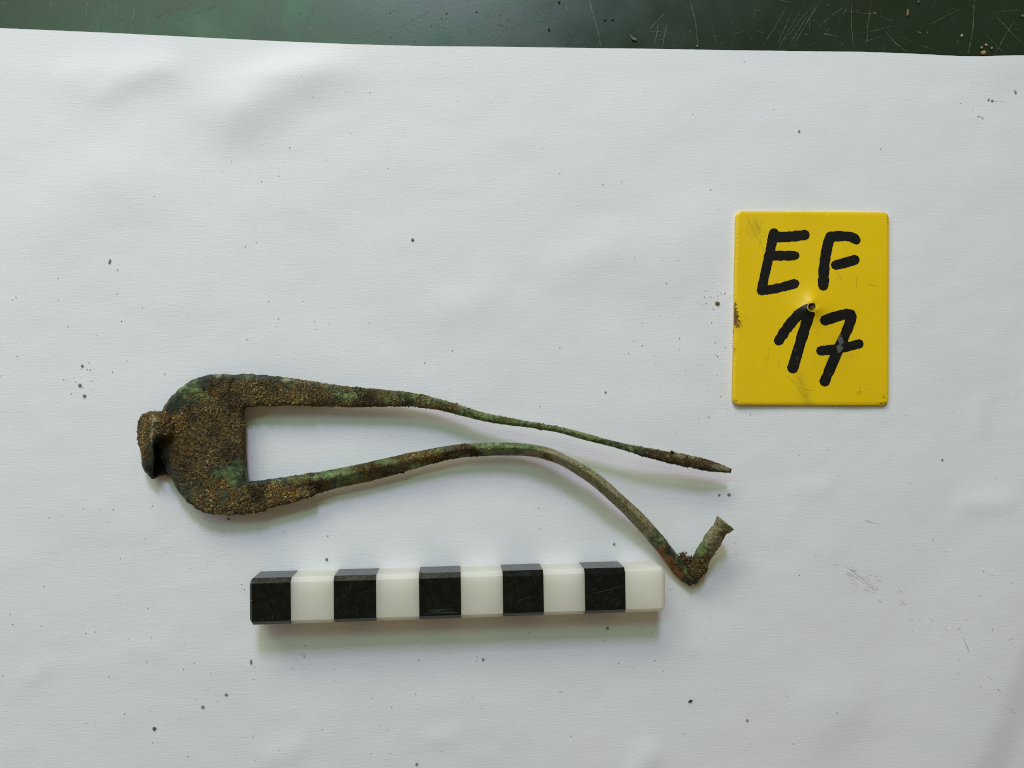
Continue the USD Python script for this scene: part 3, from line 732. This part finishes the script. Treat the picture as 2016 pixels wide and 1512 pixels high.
bar = UsdGeom.Xform.Define(stage, free('/World/scale_bar'))
bar.AddTranslateOp().Set(Gf.Vec3d(*bar_loc.tolist()))
bar.AddRotateZOp().Set(rotz)
bar.loc = np.zeros(3)
tag(bar, 'black and white ten block plastic scale bar below the bronze brooch', 'scale bar')
joints = np.array([P([(x, y)], BAR_H - 0.001)[0][:2] for x, y in ((493.5, 1229.5), (575, 1227), (659, 1224.3), (742, 1221.5), (826, 1218.7), (908, 1215.7), (990, 1213), (1070, 1210.3), (1150.5, 1207.5), (1230, 1205), (1310.5, 1202))])
js = (joints - A[:2]) @ bx
print('joints', np.diff(js))
prof = lambda c, w, h: np.array([(0, c * .6), (c * .6, 0), (w - c * .6, 0), (w, c * .6), (w, h - c), (w - c * 1.1, h), (c, h), (0, h - c)])
CH = 0.00095


def block(x0, x1, c0, c1, seed):
    """One block of the bar; c0, c1 the chamfers at its two ends."""
    pr = prof(CH, BAR_W, BAR_H)
    inn = pr + (np.array([BAR_W / 2, BAR_H / 2]) - pr) / np.abs(np.array([BAR_W / 2, BAR_H / 2])) * 1.0 * 0
    def shrink(d):
        c = np.array([BAR_W / 2, BAR_H / 2])
        return c + (pr - c) * np.array([(BAR_W / 2 - d) / (BAR_W / 2), (BAR_H / 2 - d) / (BAR_H / 2)])
    rings = []
    if c0:
        rings += [(x0, shrink(c0)), (x0 + c0, pr)]
    else:
        rings += [(x0, shrink(0.00006)), (x0 + 0.00006, pr)]
    if c1:
        k = 6 if c1 > 0.001 else 1
        for i in range(k + 1):
            a = (i / k) * math.pi / 2
            rings += [(x1 - c1 * (1 - math.sin(a)), shrink(c1 * (1 - math.cos(a))))] if k > 1 else [(x1 - c1 * (1 - i), shrink(c1 * i))]
    else:
        rings += [(x1 - 0.00006, pr), (x1, shrink(0.00006))]
    V = np.vstack([np.c_[np.full(len(pr), x), q] for x, q in rings])
    m, n = len(pr), len(rings)
    i, j = np.meshgrid(np.arange(n - 1), np.arange(m), indexing='ij')
    a, b = (i * m + j).ravel(), (i * m + (j + 1) % m).ravel()
    Fc = [np.stack([a, b, a + m], 1), np.stack([b, b + m, a + m], 1)]
    V = np.vstack([V, V[:m].mean(0), V[-m:].mean(0)])
    k = np.arange(m)
    Fc += [np.stack([np.full(m, n * m), (k + 1) % m, k], 1), np.stack([np.full(m, n * m + 1), (n - 1) * m + k, (n - 1) * m + (k + 1) % m], 1)]
    mesh = trimesh.Trimesh(V, np.vstack(Fc), process=False)
    if mesh.volume < 0:
        mesh.invert()
    return mesh


for k in range(10):
    b = block(js[k] + 0.00002, js[k + 1] - 0.00002, 0.0006 if k == 0 else 0, 0.0016 if k == 9 else 0, k)
    blk = obj('black_block' if k % 2 == 0 else 'white_block', b, m_black if k % 2 == 0 else m_white, bar, smooth=18 if k == 9 else False,
              label='end block, rounded and stained' if k == 9 else None)
    if k % 2 == 0:
        rng = np.random.default_rng(300 + k)
        sc = []
        span = js[k + 1] - js[k]

        def streak(x, y, a, L, w):
            d, nn = np.array([math.cos(a), math.sin(a)]), np.array([-math.sin(a), math.cos(a)])
            t = np.linspace(-.5, .5, 7)
            ln = np.array([x, y]) + np.outer(t * L, d) + np.outer(rng.normal(0, 0.000012, 7), nn)
            ww = w * np.array([.2, .7, 1, .8, 1, .6, .2]) * rng.uniform(.6, 1.2, 7) / 2
            v = np.vstack([ln + nn * ww[:, None], ln - nn * ww[:, None]])
            v[:, 0] = np.clip(v[:, 0], js[k] + 0.0002, js[k + 1] - 0.0002)
            v[:, 1] = np.clip(v[:, 1], CH * 1.1, BAR_W - CH * 1.2)
            i = np.arange(6)
            f = np.vstack([np.stack([i, i + 1, i + 7], 1), np.stack([i + 1, i + 8, i + 7], 1)])
            mm = trimesh.Trimesh(np.c_[v, np.full(14, BAR_H + 0.00002 + 1e-6 * len(sc))], f, process=False)
            if mm.face_normals[:, 2].sum() < 0:
                mm.invert()
            sc.append(mm)
        for _ in range(24):
            streak(js[k] + rng.uniform(.05, .95) * span, rng.uniform(.1, .88) * BAR_W, rng.choice([rng.normal(1.1, .35), rng.normal(0.1, .3), rng.normal(1.9, .4)]), rng.gamma(2, 0.0005), rng.uniform(0.00002, 0.00006))
        if k == 4:
            for i in range(12):
                streak(js[k] + rng.uniform(.3, .8) * span, rng.uniform(.14, .24) * BAR_W, rng.normal(0, .03), rng.uniform(.002, .007), 0.00007)
        if k == 8:
            streak(js[k] + .55 * span, .53 * BAR_W, 0.22, .0078, .00011)
        if k == 6:
            streak(js[k] + .55 * span, .40 * BAR_W, 0.25, .006, .00007)
        for _ in range(9):  # wear along the back edge
            x = js[k] + rng.uniform(.1, .9) * span
            streak(x, BAR_W - CH * 1.22, rng.normal(0, .01), rng.uniform(.001, .003), .00004)
        obj('scuff', trimesh.util.concatenate(sc), m_scuff, blk, kind='stuff')
rng = np.random.default_rng(91)
spots = np.array([(509, 1148), (660, 1156), (679, 1169), (495, 1182), (1060, 1141), (1064, 1141), (1010, 1204), (1216, 1188), (905, 1126), (562, 1128), (880, 1121), (867, 1121), (1010, 1110), (936, 1214), (1244, 1164), (602, 1174)])
spz = np.where(spots[:, 1] < 1130, 0.006, BAR_H) + 0.0001
gm, gc = grains(P(spots, spz), rng.uniform(0.00010, 0.00020, len(spots)), np.array([(0.5, 0.47, 0.38)] * len(spots)), rng)
obj('dust_grain', gm, m_soil, None, color=gc, origin=(0, 0, 0), kind='stuff')
d_ = stage.GetPrimAtPath('/World/dust_grain')
tag(d_, 'pale dust specks lying on the scale bar blocks', 'dust')
cl = np.array([(828, 1124), (830, 1127), (826.5, 1127.5), (829, 1125)])
gm, gc = grains(P(cl, np.full(4, BAR_H - 0.0006)), np.array([.00028, .00024, .00022, .00022]), np.array([(0.22, 0.11, 0.045), (0.26, 0.15, 0.06), (0.20, 0.10, .04), (.3, .2, .1)]), rng)
m = obj('rust_crumb', gm, m_soil, None, color=gc, origin=(0, 0, 0))
tag(m, 'orange brown crumb on the back edge of the scale bar between two blocks', 'crumb')

cl = np.array([(1229, 1160), (1229.5, 1168), (1230.5, 1176), (1231, 1188), (1230, 1192)])
gm, gc = grains(P(cl, np.full(5, BAR_H - 0.00004)), np.array([.00016, .00020, .00028, .00030, .00022]), np.array([(0.30, 0.17, 0.07), (0.36, 0.22, 0.10), (0.50, 0.40, 0.26), (0.48, 0.36, 0.22), (.3, .16, .07)]), np.random.default_rng(19), flat=0.5)
m = obj('joint_grime', gm, m_soil, None, color=gc, origin=(0, 0, 0), kind='stuff')
tag(m, 'orange brown grime along the last joint of the scale bar', 'grime')

# ------------------------------------------------------------------ yellow tag
m_yellow = mat('yellow_plate', {
    'g': ('geometry', {}), 'at': ('attribute', {'attribute': 'tint'}), 'sp': ('separate_color', {}),
    'n': ('noise_texture', {'scale': 60.0, 'detail': 4.0}), 'n2': ('noise_texture', {'scale': 2600.0, 'detail': 3.0, 'roughness': 0.6}), 'n3': ('noise_texture', {'scale': 420.0, 'detail': 3.0}),
    'r': ('rgb_ramp', {'ramp': [(0.3, (0.82, 0.54, 0.003)), (0.7, (0.86, 0.585, 0.004))]}),
    'ad': ('math', {'math_type': 'add'}), 'f': ('map_range', {'range_type': 'smoothstep', 'from_min': 0.98, 'from_max': 1.12, 'clamp': True}),
    'mx': ('mix', {'color2': (0.13, 0.060, 0.010)}), 'm2': ('mix', {'color2': (0.40, 0.27, 0.02)}),
    'sg': ('math', {'math_type': 'multiply'}), 'rr': ('map_range', {'from_min': 0.3, 'from_max': 0.7, 'to_min': 0.32, 'to_max': 0.5}),
    'b': ('bump', {'strength': 0.08, 'distance': 0.0001}), 'p': ('principled_bsdf', {'specular_ior_level': 0.4})},
    [('g.position', 'n.vector'), ('g.position', 'n2.vector'), ('g.position', 'n3.vector'), ('n.fac', 'r.fac'), ('at.color', 'sp.color'), ('sp.r', 'ad.value1'), ('n2.fac', 'ad.value2'), ('ad.value', 'f.value'),
     ('sp.g', 'sg.value1'), ('n3.fac', 'sg.value2'), ('sg.value', 'm2.fac'), ('r.color', 'm2.color1'), ('m2.color', 'mx.color1'), ('f.result', 'mx.fac'), ('mx.color', 'p.base_color'), ('n3.fac', 'rr.value'), ('rr.result', 'p.roughness'),
     ('n3.fac', 'b.height'), ('b.normal', 'p.normal')])
m_ink = mat('marker_ink', {
    'g': ('geometry', {}), 'n': ('noise_texture', {'scale': 1200.0, 'detail': 4.0}), 'at': ('attribute', {'attribute': 'tint'}), 'sp': ('separate_color', {}),
    'r': ('rgb_ramp', {'ramp': [(0.35, (0.0035, 0.0032, 0.003)), (0.7, (0.010, 0.009, 0.007))]}),
    'ad': ('math', {'math_type': 'add'}), 'f': ('map_range', {'from_min': 1.0, 'from_max': 1.15, 'clamp': True}), 'mx': ('mix', {'color2': (0.10, 0.105, 0.085)}),
    'p': ('principled_bsdf', {'roughness': 0.5, 'specular_ior_level': 0.3})},
    [('g.position', 'n.vector'), ('n.fac', 'r.fac'), ('at.color', 'sp.color'), ('sp.r', 'ad.value1'), ('n.fac', 'ad.value2'), ('ad.value', 'f.value'), ('f.result', 'mx.fac'), ('r.color', 'mx.color1'), ('mx.color', 'p.base_color')])
quad = Polygon([(1449, 415.5), (1750, 418), (1749.5, 797.5), (1443, 796.5)])
tag_poly = quad.buffer(-12, join_style=2).buffer(12, quad_segs=8)
HOLE = np.array([1598.5, 604.0])
tag_poly = tag_poly.difference(Point(*HOLE).buffer(7.5))
TAG_Z0 = float(on_paper([(1600, 600)])[0]) + 0.0001


def tag_top(q):
    d = np.linalg.norm(q - HOLE, axis=1)
    ang = np.arctan2(q[:, 1] - HOLE[1], q[:, 0] - HOLE[0])
    z = TAG_Z0 + 0.0011 + 0.0015 * np.exp(-(np.maximum(d - 6, 0) / 19) ** 1.3) * (1 + 0.15 * np.sin(3 * ang))
    t = (q - np.array([1605, 630])) @ np.array([0.45, -0.89])
    return z + 0.0002 * (fbm(np.c_[q / 150, 0 * t], 2, 3) - .5)


tg = thing('yellow_tag', 'yellow tag plate with handwritten black EF 17 at the right', 'tag', P([(1600, 607)])[0])
tm = slab(tag_poly, tag_top, lambda q: np.maximum(tag_top(q) - 0.0011, TAG_Z0), s=3.2, rnd=0.00022, rows=3, seed=3)
tpx = to_px(tm.vertices)
dirt = np.clip(blobs(tpx, [(1446, 622, 7, 20, 0.42), (1453, 640, 9, 12, 0.30), (1446, 600, 6, 20, .35), (1466, 625, 18, 28, .22), (1446, 690, 5, 16, 0.42), (1690, 774, 12, 8, 0.34), (1672, 764, 6, 5, .3), (1706, 766, 5, 9, .3), (1694, 760, 3, 8, .3), (1738, 782, 14, 10, 0.36), (1675, 700, 12, 10, 0.30), (1500, 450, 24, 30, .24),
                           (1748, 430, 5, 30, 0.35), (1745, 795, 30, 4, 0.4), (1445, 792, 12, 8, .4), (1653, 548, 30, 16, .22), (1450, 435, 5, 20, .3), (1590, 500, 60, 60, .12)]) + 0.16, 0, 1)
dirt[tm.vertices[:, 2] < TAG_Z0 + 0.0007] = 0.40
strk = np.exp(-(((tpx[:, 0] - np.interp(tpx[:, 1], [690, 740, 797], [1562, 1572, 1592])) / 11) ** 2)) * sstep(690, 740, tpx[:, 1]) * 0.75 + blobs(tpx, [(1485, 450, 14, 20, .5), (1640, 700, 60, 50, .25)])
lip = np.linalg.norm(tpx - HOLE, axis=1) < 9
dirt[lip] = np.maximum(dirt[lip], 0.6)
obj('plate', tm, m_yellow, tg, smooth=30, color=np.c_[dirt, np.clip(strk, 0, 1), 0 * dirt])
tsc = []
rng = np.random.default_rng(64)
for k in range(30):
    c = np.array([(1486, 448), (1660, 700), (1690, 560), (1500, 720), (1580, 770)])[k % 5 if k > 12 else 0] + rng.normal(0, 1, 2) * ((8, 14) if k < 13 else (22, 22))
    a = 1.15 if k < 13 else rng.normal(1.2, 0.8)
    d = np.array([math.cos(a), math.sin(a)]) * rng.uniform(4, 18)
    tsc.append(ribbon([c - d, c + rng.normal(0, .6, 2), c + d], rng.uniform(0.5, 1.2), lambda q, k=k: tag_top(q) + 2e-5 + 5e-7 * k, seed=700 + k, ragged=0.8))
m_tsc = mat('tag_scuff', {'p': ('principled_bsdf', {'base_color': (0.46, 0.31, 0.012), 'roughness': 0.6})}, [])
obj('scuff', trimesh.util.concatenate(tsc), m_tsc, tg, kind='stuff')
plug, pcol = grains(P([HOLE, HOLE + (3, 2), HOLE + (-3, 1), HOLE + (0, 4)], np.full(4, TAG_Z0 + 0.0010)), np.array([0.0009, .0006, .0006, .0005]), np.array([(0.23, 0.14, 0.06), (0.3, 0.2, 0.09), (.2, .12, .05), (.35, .27, .16)]), np.random.default_rng(2), flat=0.9)
obj('hole_filling', plug, m_soil, tg, color=pcol, label='brown torn filling of the nail hole')


def stroke(pts, w, seed):
    """A felt pen stroke: a wobbly ribbon polygon with blunt ends."""
    rng = np.random.default_rng(seed)
    ln = LineString(resample(pts, 2.6, closed=False))
    parts = []
    c = np.array(ln.coords)
    for i in range(len(c)):
        parts.append(Point(*c[i]).buffer(w / 2 * (0.84 + 0.20 * rng.random()), quad_segs=2))
    hulls = [unary_union([parts[i], parts[i + 1]]).convex_hull for i in range(len(parts) - 1)]
    return unary_union(hulls)


def chaikin(pts, it=2):
    pts = np.asarray(pts, float)
    for _ in range(it):
        a, b = 0.75 * pts[:-1] + 0.25 * pts[1:], 0.25 * pts[:-1] + 0.75 * pts[1:]
        pts = np.vstack([pts[:1], np.stack([a, b], 1).reshape(-1, 2), pts[-1:]])
    return pts


LET = {
    'letter_e': [([(1523.5, 459), (1516, 495), (1507, 535), (1499, 572)], 16), ([(1526, 467), (1555, 466), (1584, 462.5)], 16.5), ([(1521, 503), (1545, 503.5), (1566, 503)], 15), ([(1502, 572), (1530, 568), (1566, 558)], 14.5)],
    'letter_f': [([(1635, 466), (1629, 482), (1622, 525), (1621, 562)], 17), ([(1637, 465.5), (1660, 464.5), (1678, 466), (1686, 473)], 16), ([(1645, 521.5), (1662, 518), (1683, 511.5)], 16)],
    'numeral_one': [([(1589, 607.5), (1572, 619), (1551, 643), (1533, 671)], 17), ([(1593, 619), (1580, 660), (1561, 724)], 18.5)],
    'numeral_seven': [([(1624, 630.5), (1648, 622.5), (1672, 616.5), (1677, 624), (1670, 645), (1655, 678), (1641, 710), (1624, 750)], 17.5), ([(1616, 690.5), (1640, 688), (1668, 683), (1691, 677)], 15)]}
for k, (nm, ss) in enumerate(LET.items()):
    poly = unary_union([stroke(chaikin(p_), w_ + 5.0, 40 + 7 * k + i) for i, (p_, w_) in enumerate(ss)]).simplify(0.25)
    poly = poly.difference(Point(*HOLE).buffer(9.5))
    if poly.geom_type == 'MultiPolygon':
        polys = [g for g in poly.geoms if g.area > 20]
    else:
        polys = [poly]
    ms = [slab(g, lambda q: tag_top(q) + 0.00005, lambda q: tag_top(q) + 0.00002, s=2.6, rows=1, seed=k) for g in polys]
    lm = trimesh.util.concatenate(ms)
    q = to_px(lm.vertices)
    worn = np.clip(blobs(q, [(1655, 668, 8, 16, 0.62), (1652, 688, 8, 8, .55), (1570, 690, 14, 40, 0.30), (1634, 725, 10, 30, 0.3)]) + 0.12, 0, 1)
    obj(nm, lm, m_ink, tg, color=np.c_[worn, worn, worn])

# ------------------------------------------------------------------ crumbs
BROWN, GREY, TAN = (0.30, 0.25, 0.18), (0.31, 0.30, 0.28), (0.34, 0.27, 0.16)
CR = [  # px, radius px, colour, on table?, label
    (812, 472, 4.2, (0.30, 0.25, 0.16), 0, 'lone pale tan crumb on bare paper at the middle of the sheet'),
    (304, 1434, 4.4, (0.14, 0.12, 0.09), 0, 'lone brown crumb lowest on the paper at the lower left'),
    (1412, 597, 5.4, (0.18, 0.14, 0.09), 0, 'largest brown crumb beside the left edge of the yellow tag'),
    (1416, 974, 3.6, TAN, 0, 'left crumb of the pair between the straight arm tip and the peg foot'),
    (1435, 973, 4.6, BROWN, 0, 'right and larger crumb of the pair between the straight arm tip and the peg foot'),
    (216, 515, 4.2, GREY, 0, 'long dark crumb alone on the paper at the upper left'),
    (166, 779, 4.6, GREY, 0, 'dark crumb lowest of the cluster left of the brooch hook'),
    (157, 758, 4.6, GREY, 0, 'middle dark crumb of the cluster left of the brooch hook'),
    (162, 720, 3.4, BROWN, 0, 'dark crumb topmost of the cluster left of the brooch hook'),
    (1192, 772, 3.2, GREY, 0, 'small grey crumb on the paper above the middle of the straight arm'),
    (494, 1302, 4.2, GREY, 0, 'dark upright crumb under the left end of the scale bar'),
    (399, 1391, 4.2, GREY, 0, 'lower left crumb of the two beneath the left end of the bar'),
    (445, 1367, 4.0, GREY, 0, 'upper right crumb of the two beneath the left end of the bar'),
    (1359, 1380, 4.2, (0.03, 0.03, 0.028), 0, 'black flat crumb below the right end of the scale bar'),
    (1471, 1418, 3.8, GREY, 0, 'grey crumb near the bottom edge, right of the black flat crumb'),
    (643, 1101, 4.0, GREY, 0, 'dark crumb on the paper close above the first white block'),
    (1196, 1237, 4.0, BROWN, 0, 'dark crumb in the shadow under the last black block'),
    (1946, 196, 3.0, GREY, 0, 'left speck of the pair near the upper right paper edge'),
    (1953, 198, 3.6, GREY, 0, 'right speck of the pair near the upper right paper edge'),
    (1999, 181, 4.0, GREY, 0, 'slanted grey crumb at the far upper right of the paper'),
    (1573, 258, 3.6, GREY, 0, 'small dark crumb on the paper above the yellow tag'),
    (951, 1298, 3.6, GREY, 0, 'small dark crumb below the middle of the scale bar'),
    (1855, 905, 3.4, GREY, 0, 'lone dark crumb on the paper to the lower right of the tag'),
    (450, 1022, 3.8, BROWN, 0, 'dark crumb just under the lower edge of the bronze plate'),
    (1209, 1071, 3.6, GREY, 0, 'grey crumb between the curved arm and the scale bar'),
    (820, 1504, 3.6, GREY, 0, 'dark crumb at the bottom edge of the paper below the bar'),
    (1935, 105, 7.5, (0.36, 0.22, 0.10), 1, 'biggest tan lump on the green table touching the paper edge'),
    (1932, 94, 3.6, (0.42, 0.30, 0.17), 1, 'left of two tan grains above the biggest tan lump'),
    (1941, 88.5, 3.6, (0.42, 0.30, 0.17), 1, 'right of two tan grains above the biggest tan lump'),
    (1893, 71, 4.6, (0.34, 0.31, 0.24), 1, 'pale crumb on the green table left of the tan lump'),
    (1722, 27, 4.0, (0.15, 0.15, 0.11), 1, 'grey crumb on the scratched green table near its top edge'),
    (1786, 26, 5.4, (0.20, 0.12, 0.06), 1, 'long tan chip of paint on the scratched green table'),
    (1191, 39, 3.4, (0.05, 0.06, 0.045), 1, 'left dark grain of the pair on the green table'),
    (1206, 38, 3.4, (0.05, 0.06, 0.045), 1, 'right dark grain of the pair on the green table'),
    (1081, 58, 3.6, (0.035, 0.042, 0.03), 1, 'lone dark grain on the green table near the middle'),
    (1248, 78, 5.0, (0.16, 0.15, 0.10), 1, 'pale flake on the green table right of the dark grain pair'),
    (1372, 91, 3.0, (0.30, 0.29, 0.22), 1, 'pale grain on the green table against the paper edge'),
    (2012, 32, 5.0, (0.12, 0.12, 0.09), 1, 'grey lump on the green table at the right picture edge')]
ELONG = {5: (0.6, 1.5, -0.3), 10: (0.6, 1.7, 0.1), 13: (1.7, 0.7, 0.35), 19: (0.6, 1.5, 0.4), 31: (0.7, 2.2, -0.15), 35: (1.7, 0.8, -0.5), 2: (1.35, 0.9, 0)}
PXM = CAM_H / F
for k, (x, y, r, col, tbl, lab) in enumerate(CR):
    rng = np.random.default_rng(500 + k)
    r_m = r * PXM * (0.70 if tbl else 0.66)
    m = trimesh.creation.icosphere(2, 1.0)
    v = np.array(m.vertices)
    v = v * (0.45 + 1.1 * fbm(v * 1.9 + k * 3.7, 3, k))[:, None]
    sx, sy, a = ELONG.get(k, (1.0, rng.uniform(.8, 1.1), rng.uniform(0, 3)))
    v = v * np.array([sx, sy, 0.60])
    ca, sa = math.cos(a), math.sin(a)
    v = np.c_[v[:, 0] * ca - v[:, 1] * sa, v[:, 0] * sa + v[:, 1] * ca, v[:, 2]] * r_m
    z0 = TABLE_Z if tbl else float(on_paper([(x, y)])[0])
    c = P([(x, y)], z0 + 0.0001)[0]
    v = v + [c[0], c[1], z0 - v[:, 2].min() - 0.00003]
    cc = np.array(col) * (0.75 + 0.5 * fbm(v * 4000, 2, k))[:, None]
    o = obj('crumb', trimesh.Trimesh(v, m.faces, process=False), m_soil, None, smooth=True, color=cc, origin=(c[0], c[1], z0))
    UsdGeom.Xformable(o).AddTranslateOp().Set(Gf.Vec3d(float(c[0]), float(c[1]), z0))
    tag(o, lab, 'crumb', 'loose crumbs on paper and table')

# fine dust: specks of a pixel or two
SPK = [(594, 149), (617, 191), (728, 182), (690, 262), (900, 199), (570, 290), (1271, 181), (1364, 225), (1465, 121), (1522, 215), (1499, 229), (1892, 203), (1915, 162), (1915, 216), (1734, 293), (1067, 291), (1925, 229), (1935, 233), (456, 317), (438, 337), (548, 346), (515, 357),
       (303, 386), (483, 485), (504, 477), (231, 531), (114, 548), (24, 590), (31, 585), (114, 590), (230, 578), (280, 605), (239, 632), (133, 643), (529, 593), (596, 593), (548, 627), (545, 643), (619, 633), (648, 638), (622, 648), (486, 668), (652, 683), (547, 698), (577, 707), (33, 701), (250, 710),
       (221, 732), (324, 736), (175, 714), (171, 727), (177, 728), (159, 726), (125, 747), (180, 750), (149, 752), (163, 763), (140, 775), (0, 740), (764, 331), (1101, 341), (1187, 363), (1224, 358), (1399, 373), (1414, 414), (726, 636), (836, 714), (890, 690), (1102, 684), (1247, 672), (1264, 680), (1237, 695), (1289, 701),
       (1338, 666), (1338, 688), (1326, 618), (1300, 622), (1265, 635), (1303, 635), (1312, 557), (1336, 513), (1250, 507), (1401, 635), (1404, 608), (1388, 571), (1394, 572), (1412, 574), (1419, 576), (1387, 584), (1399, 584), (1405, 586), (1413, 588), (1413, 582), (1420, 580), (1427, 578), (1373, 597), (1383, 600), (1390, 597),
       (1415, 622), (1408, 674), (1409, 698), (1413, 701), (1428, 684), (1412, 738), (1433, 805), (1477, 816), (1395, 821), (1375, 824), (1331, 850), (1392, 767), (1419, 780), (1651, 800), (1629, 884), (1573, 896), (1783, 818), (1878, 809), (1653, 937), (1792, 952), (1836, 1062), (1863, 1086), (1961, 942), (2000, 782),
       (1449, 1092), (1448, 1070), (1512, 1077), (1574, 1132), (1399, 1218), (1391, 1258), (1395, 1285), (1410, 1359), (1648, 1403), (1767, 1442), (1475, 1464), (1561, 1464), (1347, 1445), (1936, 1124), (1953, 1132), (1929, 1173), (1992, 1148), (1903, 1221), (1954, 1240), (1830, 1241), (1880, 1221), (1319, 1160), (1329, 1178),
       (236, 980), (164, 1001), (195, 1002), (223, 1003), (297, 1001), (122, 1015), (96, 1018), (213, 1028), (300, 996), (286, 1060), (558, 1047), (645, 1055), (237, 1099), (375, 1118), (407, 1106), (86, 1154), (232, 1171), (291, 1198), (475, 1150), (481, 1160), (20, 1209), (24, 1229), (81, 1232), (164, 1234), (169, 1246), (188, 1244),
       (134, 1277), (252, 1258), (298, 1255), (364, 1268), (288, 1303), (361, 1317), (382, 1305), (5, 1330), (214, 1332), (415, 1325), (403, 1359), (385, 1376), (428, 1381), (295, 1400), (245, 1405), (12, 1400), (187, 1429), (169, 1424), (300, 1462), (370, 1489), (498, 1451), (548, 1477), (502, 1497), (634, 1436), (501, 1314),
       (499, 1337), (592, 1287), (597, 1291), (600, 1289), (599, 1293), (575, 1271), (601, 1271), (620, 1275), (670, 1274), (658, 1340), (658, 1317), (576, 1316), (823, 1261), (824, 1299), (783, 1348), (818, 1366), (732, 1374), (771, 1392), (748, 1428), (763, 1438), (910, 1381), (929, 1373), (948, 1395), (870, 1479), (938, 1301), (939, 1292),
       (1041, 1246), (1190, 1261), (1260, 1235), (1283, 1245), (1218, 1306), (1246, 1316), (1306, 1321), (1102, 1363), (1106, 1361), (1124, 1449), (1345, 1202), (768, 1483), (1043, 1387), (730, 1484), (1290, 1300), (765, 956), (800, 944), (770, 858), (488, 855), (490, 870), (495, 842), (1063, 800), (1063, 1040), (1115, 991), (1060, 1000), (1115, 1065)]
rng = np.random.default_rng(8)
spk = np.array(SPK, float)
ex = np.c_[rng.uniform(0, 2016, 30), rng.uniform(130, 1512, 30)]
hot = np.array([(1400, 590), (180, 740), (1900, 1250), (450, 1350), (1340, 690), (620, 1280)])
ex2 = hot[rng.integers(0, 6, 40)] + rng.normal(0, 38, (40, 2))
allp = np.vstack([spk, ex, ex2])
rad = np.r_[rng.uniform(0.8, 1.45, len(spk)), rng.uniform(0.4, 0.8, len(ex)), rng.uniform(0.5, 0.9, len(ex2))] * PXM
pos = P(allp, on_paper(allp) + rad * 0.5)
gm, gc = grains(pos, rad, np.array([(0.36, 0.36, 0.34), (0.33, 0.30, 0.24), (0.42, 0.40, 0.36)])[rng.integers(0, 3, len(allp))], rng, flat=0.6)
m = obj('soil_dust', gm, m_soil, None, color=gc, origin=(0, 0, 0), kind='stuff')
tag(m, 'scattered fine specks of soil dust on the white paper', 'dust')
n = 150
tp = np.c_[np.clip(rng.beta(2.2, 1.0, n), 0, 1) * 2016, rng.uniform(-20, 96, n)]
tp = tp[tp[:, 1] < np.interp(tp[:, 0], edge_px[:, 0], edge_px[:, 1]) - 4]
rad = rng.gamma(3, 0.3, len(tp)) * PXM
gm, gc = grains(P(tp, TABLE_Z + rad * .5), rad, np.array([(0.3, 0.29, 0.22), (0.12, 0.12, 0.09), (0.05, 0.06, 0.04), (.22, .15, .08)])[rng.integers(0, 4, len(tp))], rng)
m = obj('table_dust', gm, m_soil, None, color=gc, origin=(0, 0, 0), kind='stuff')
tag(m, 'pale and dark specks of grit on the green table', 'dust')
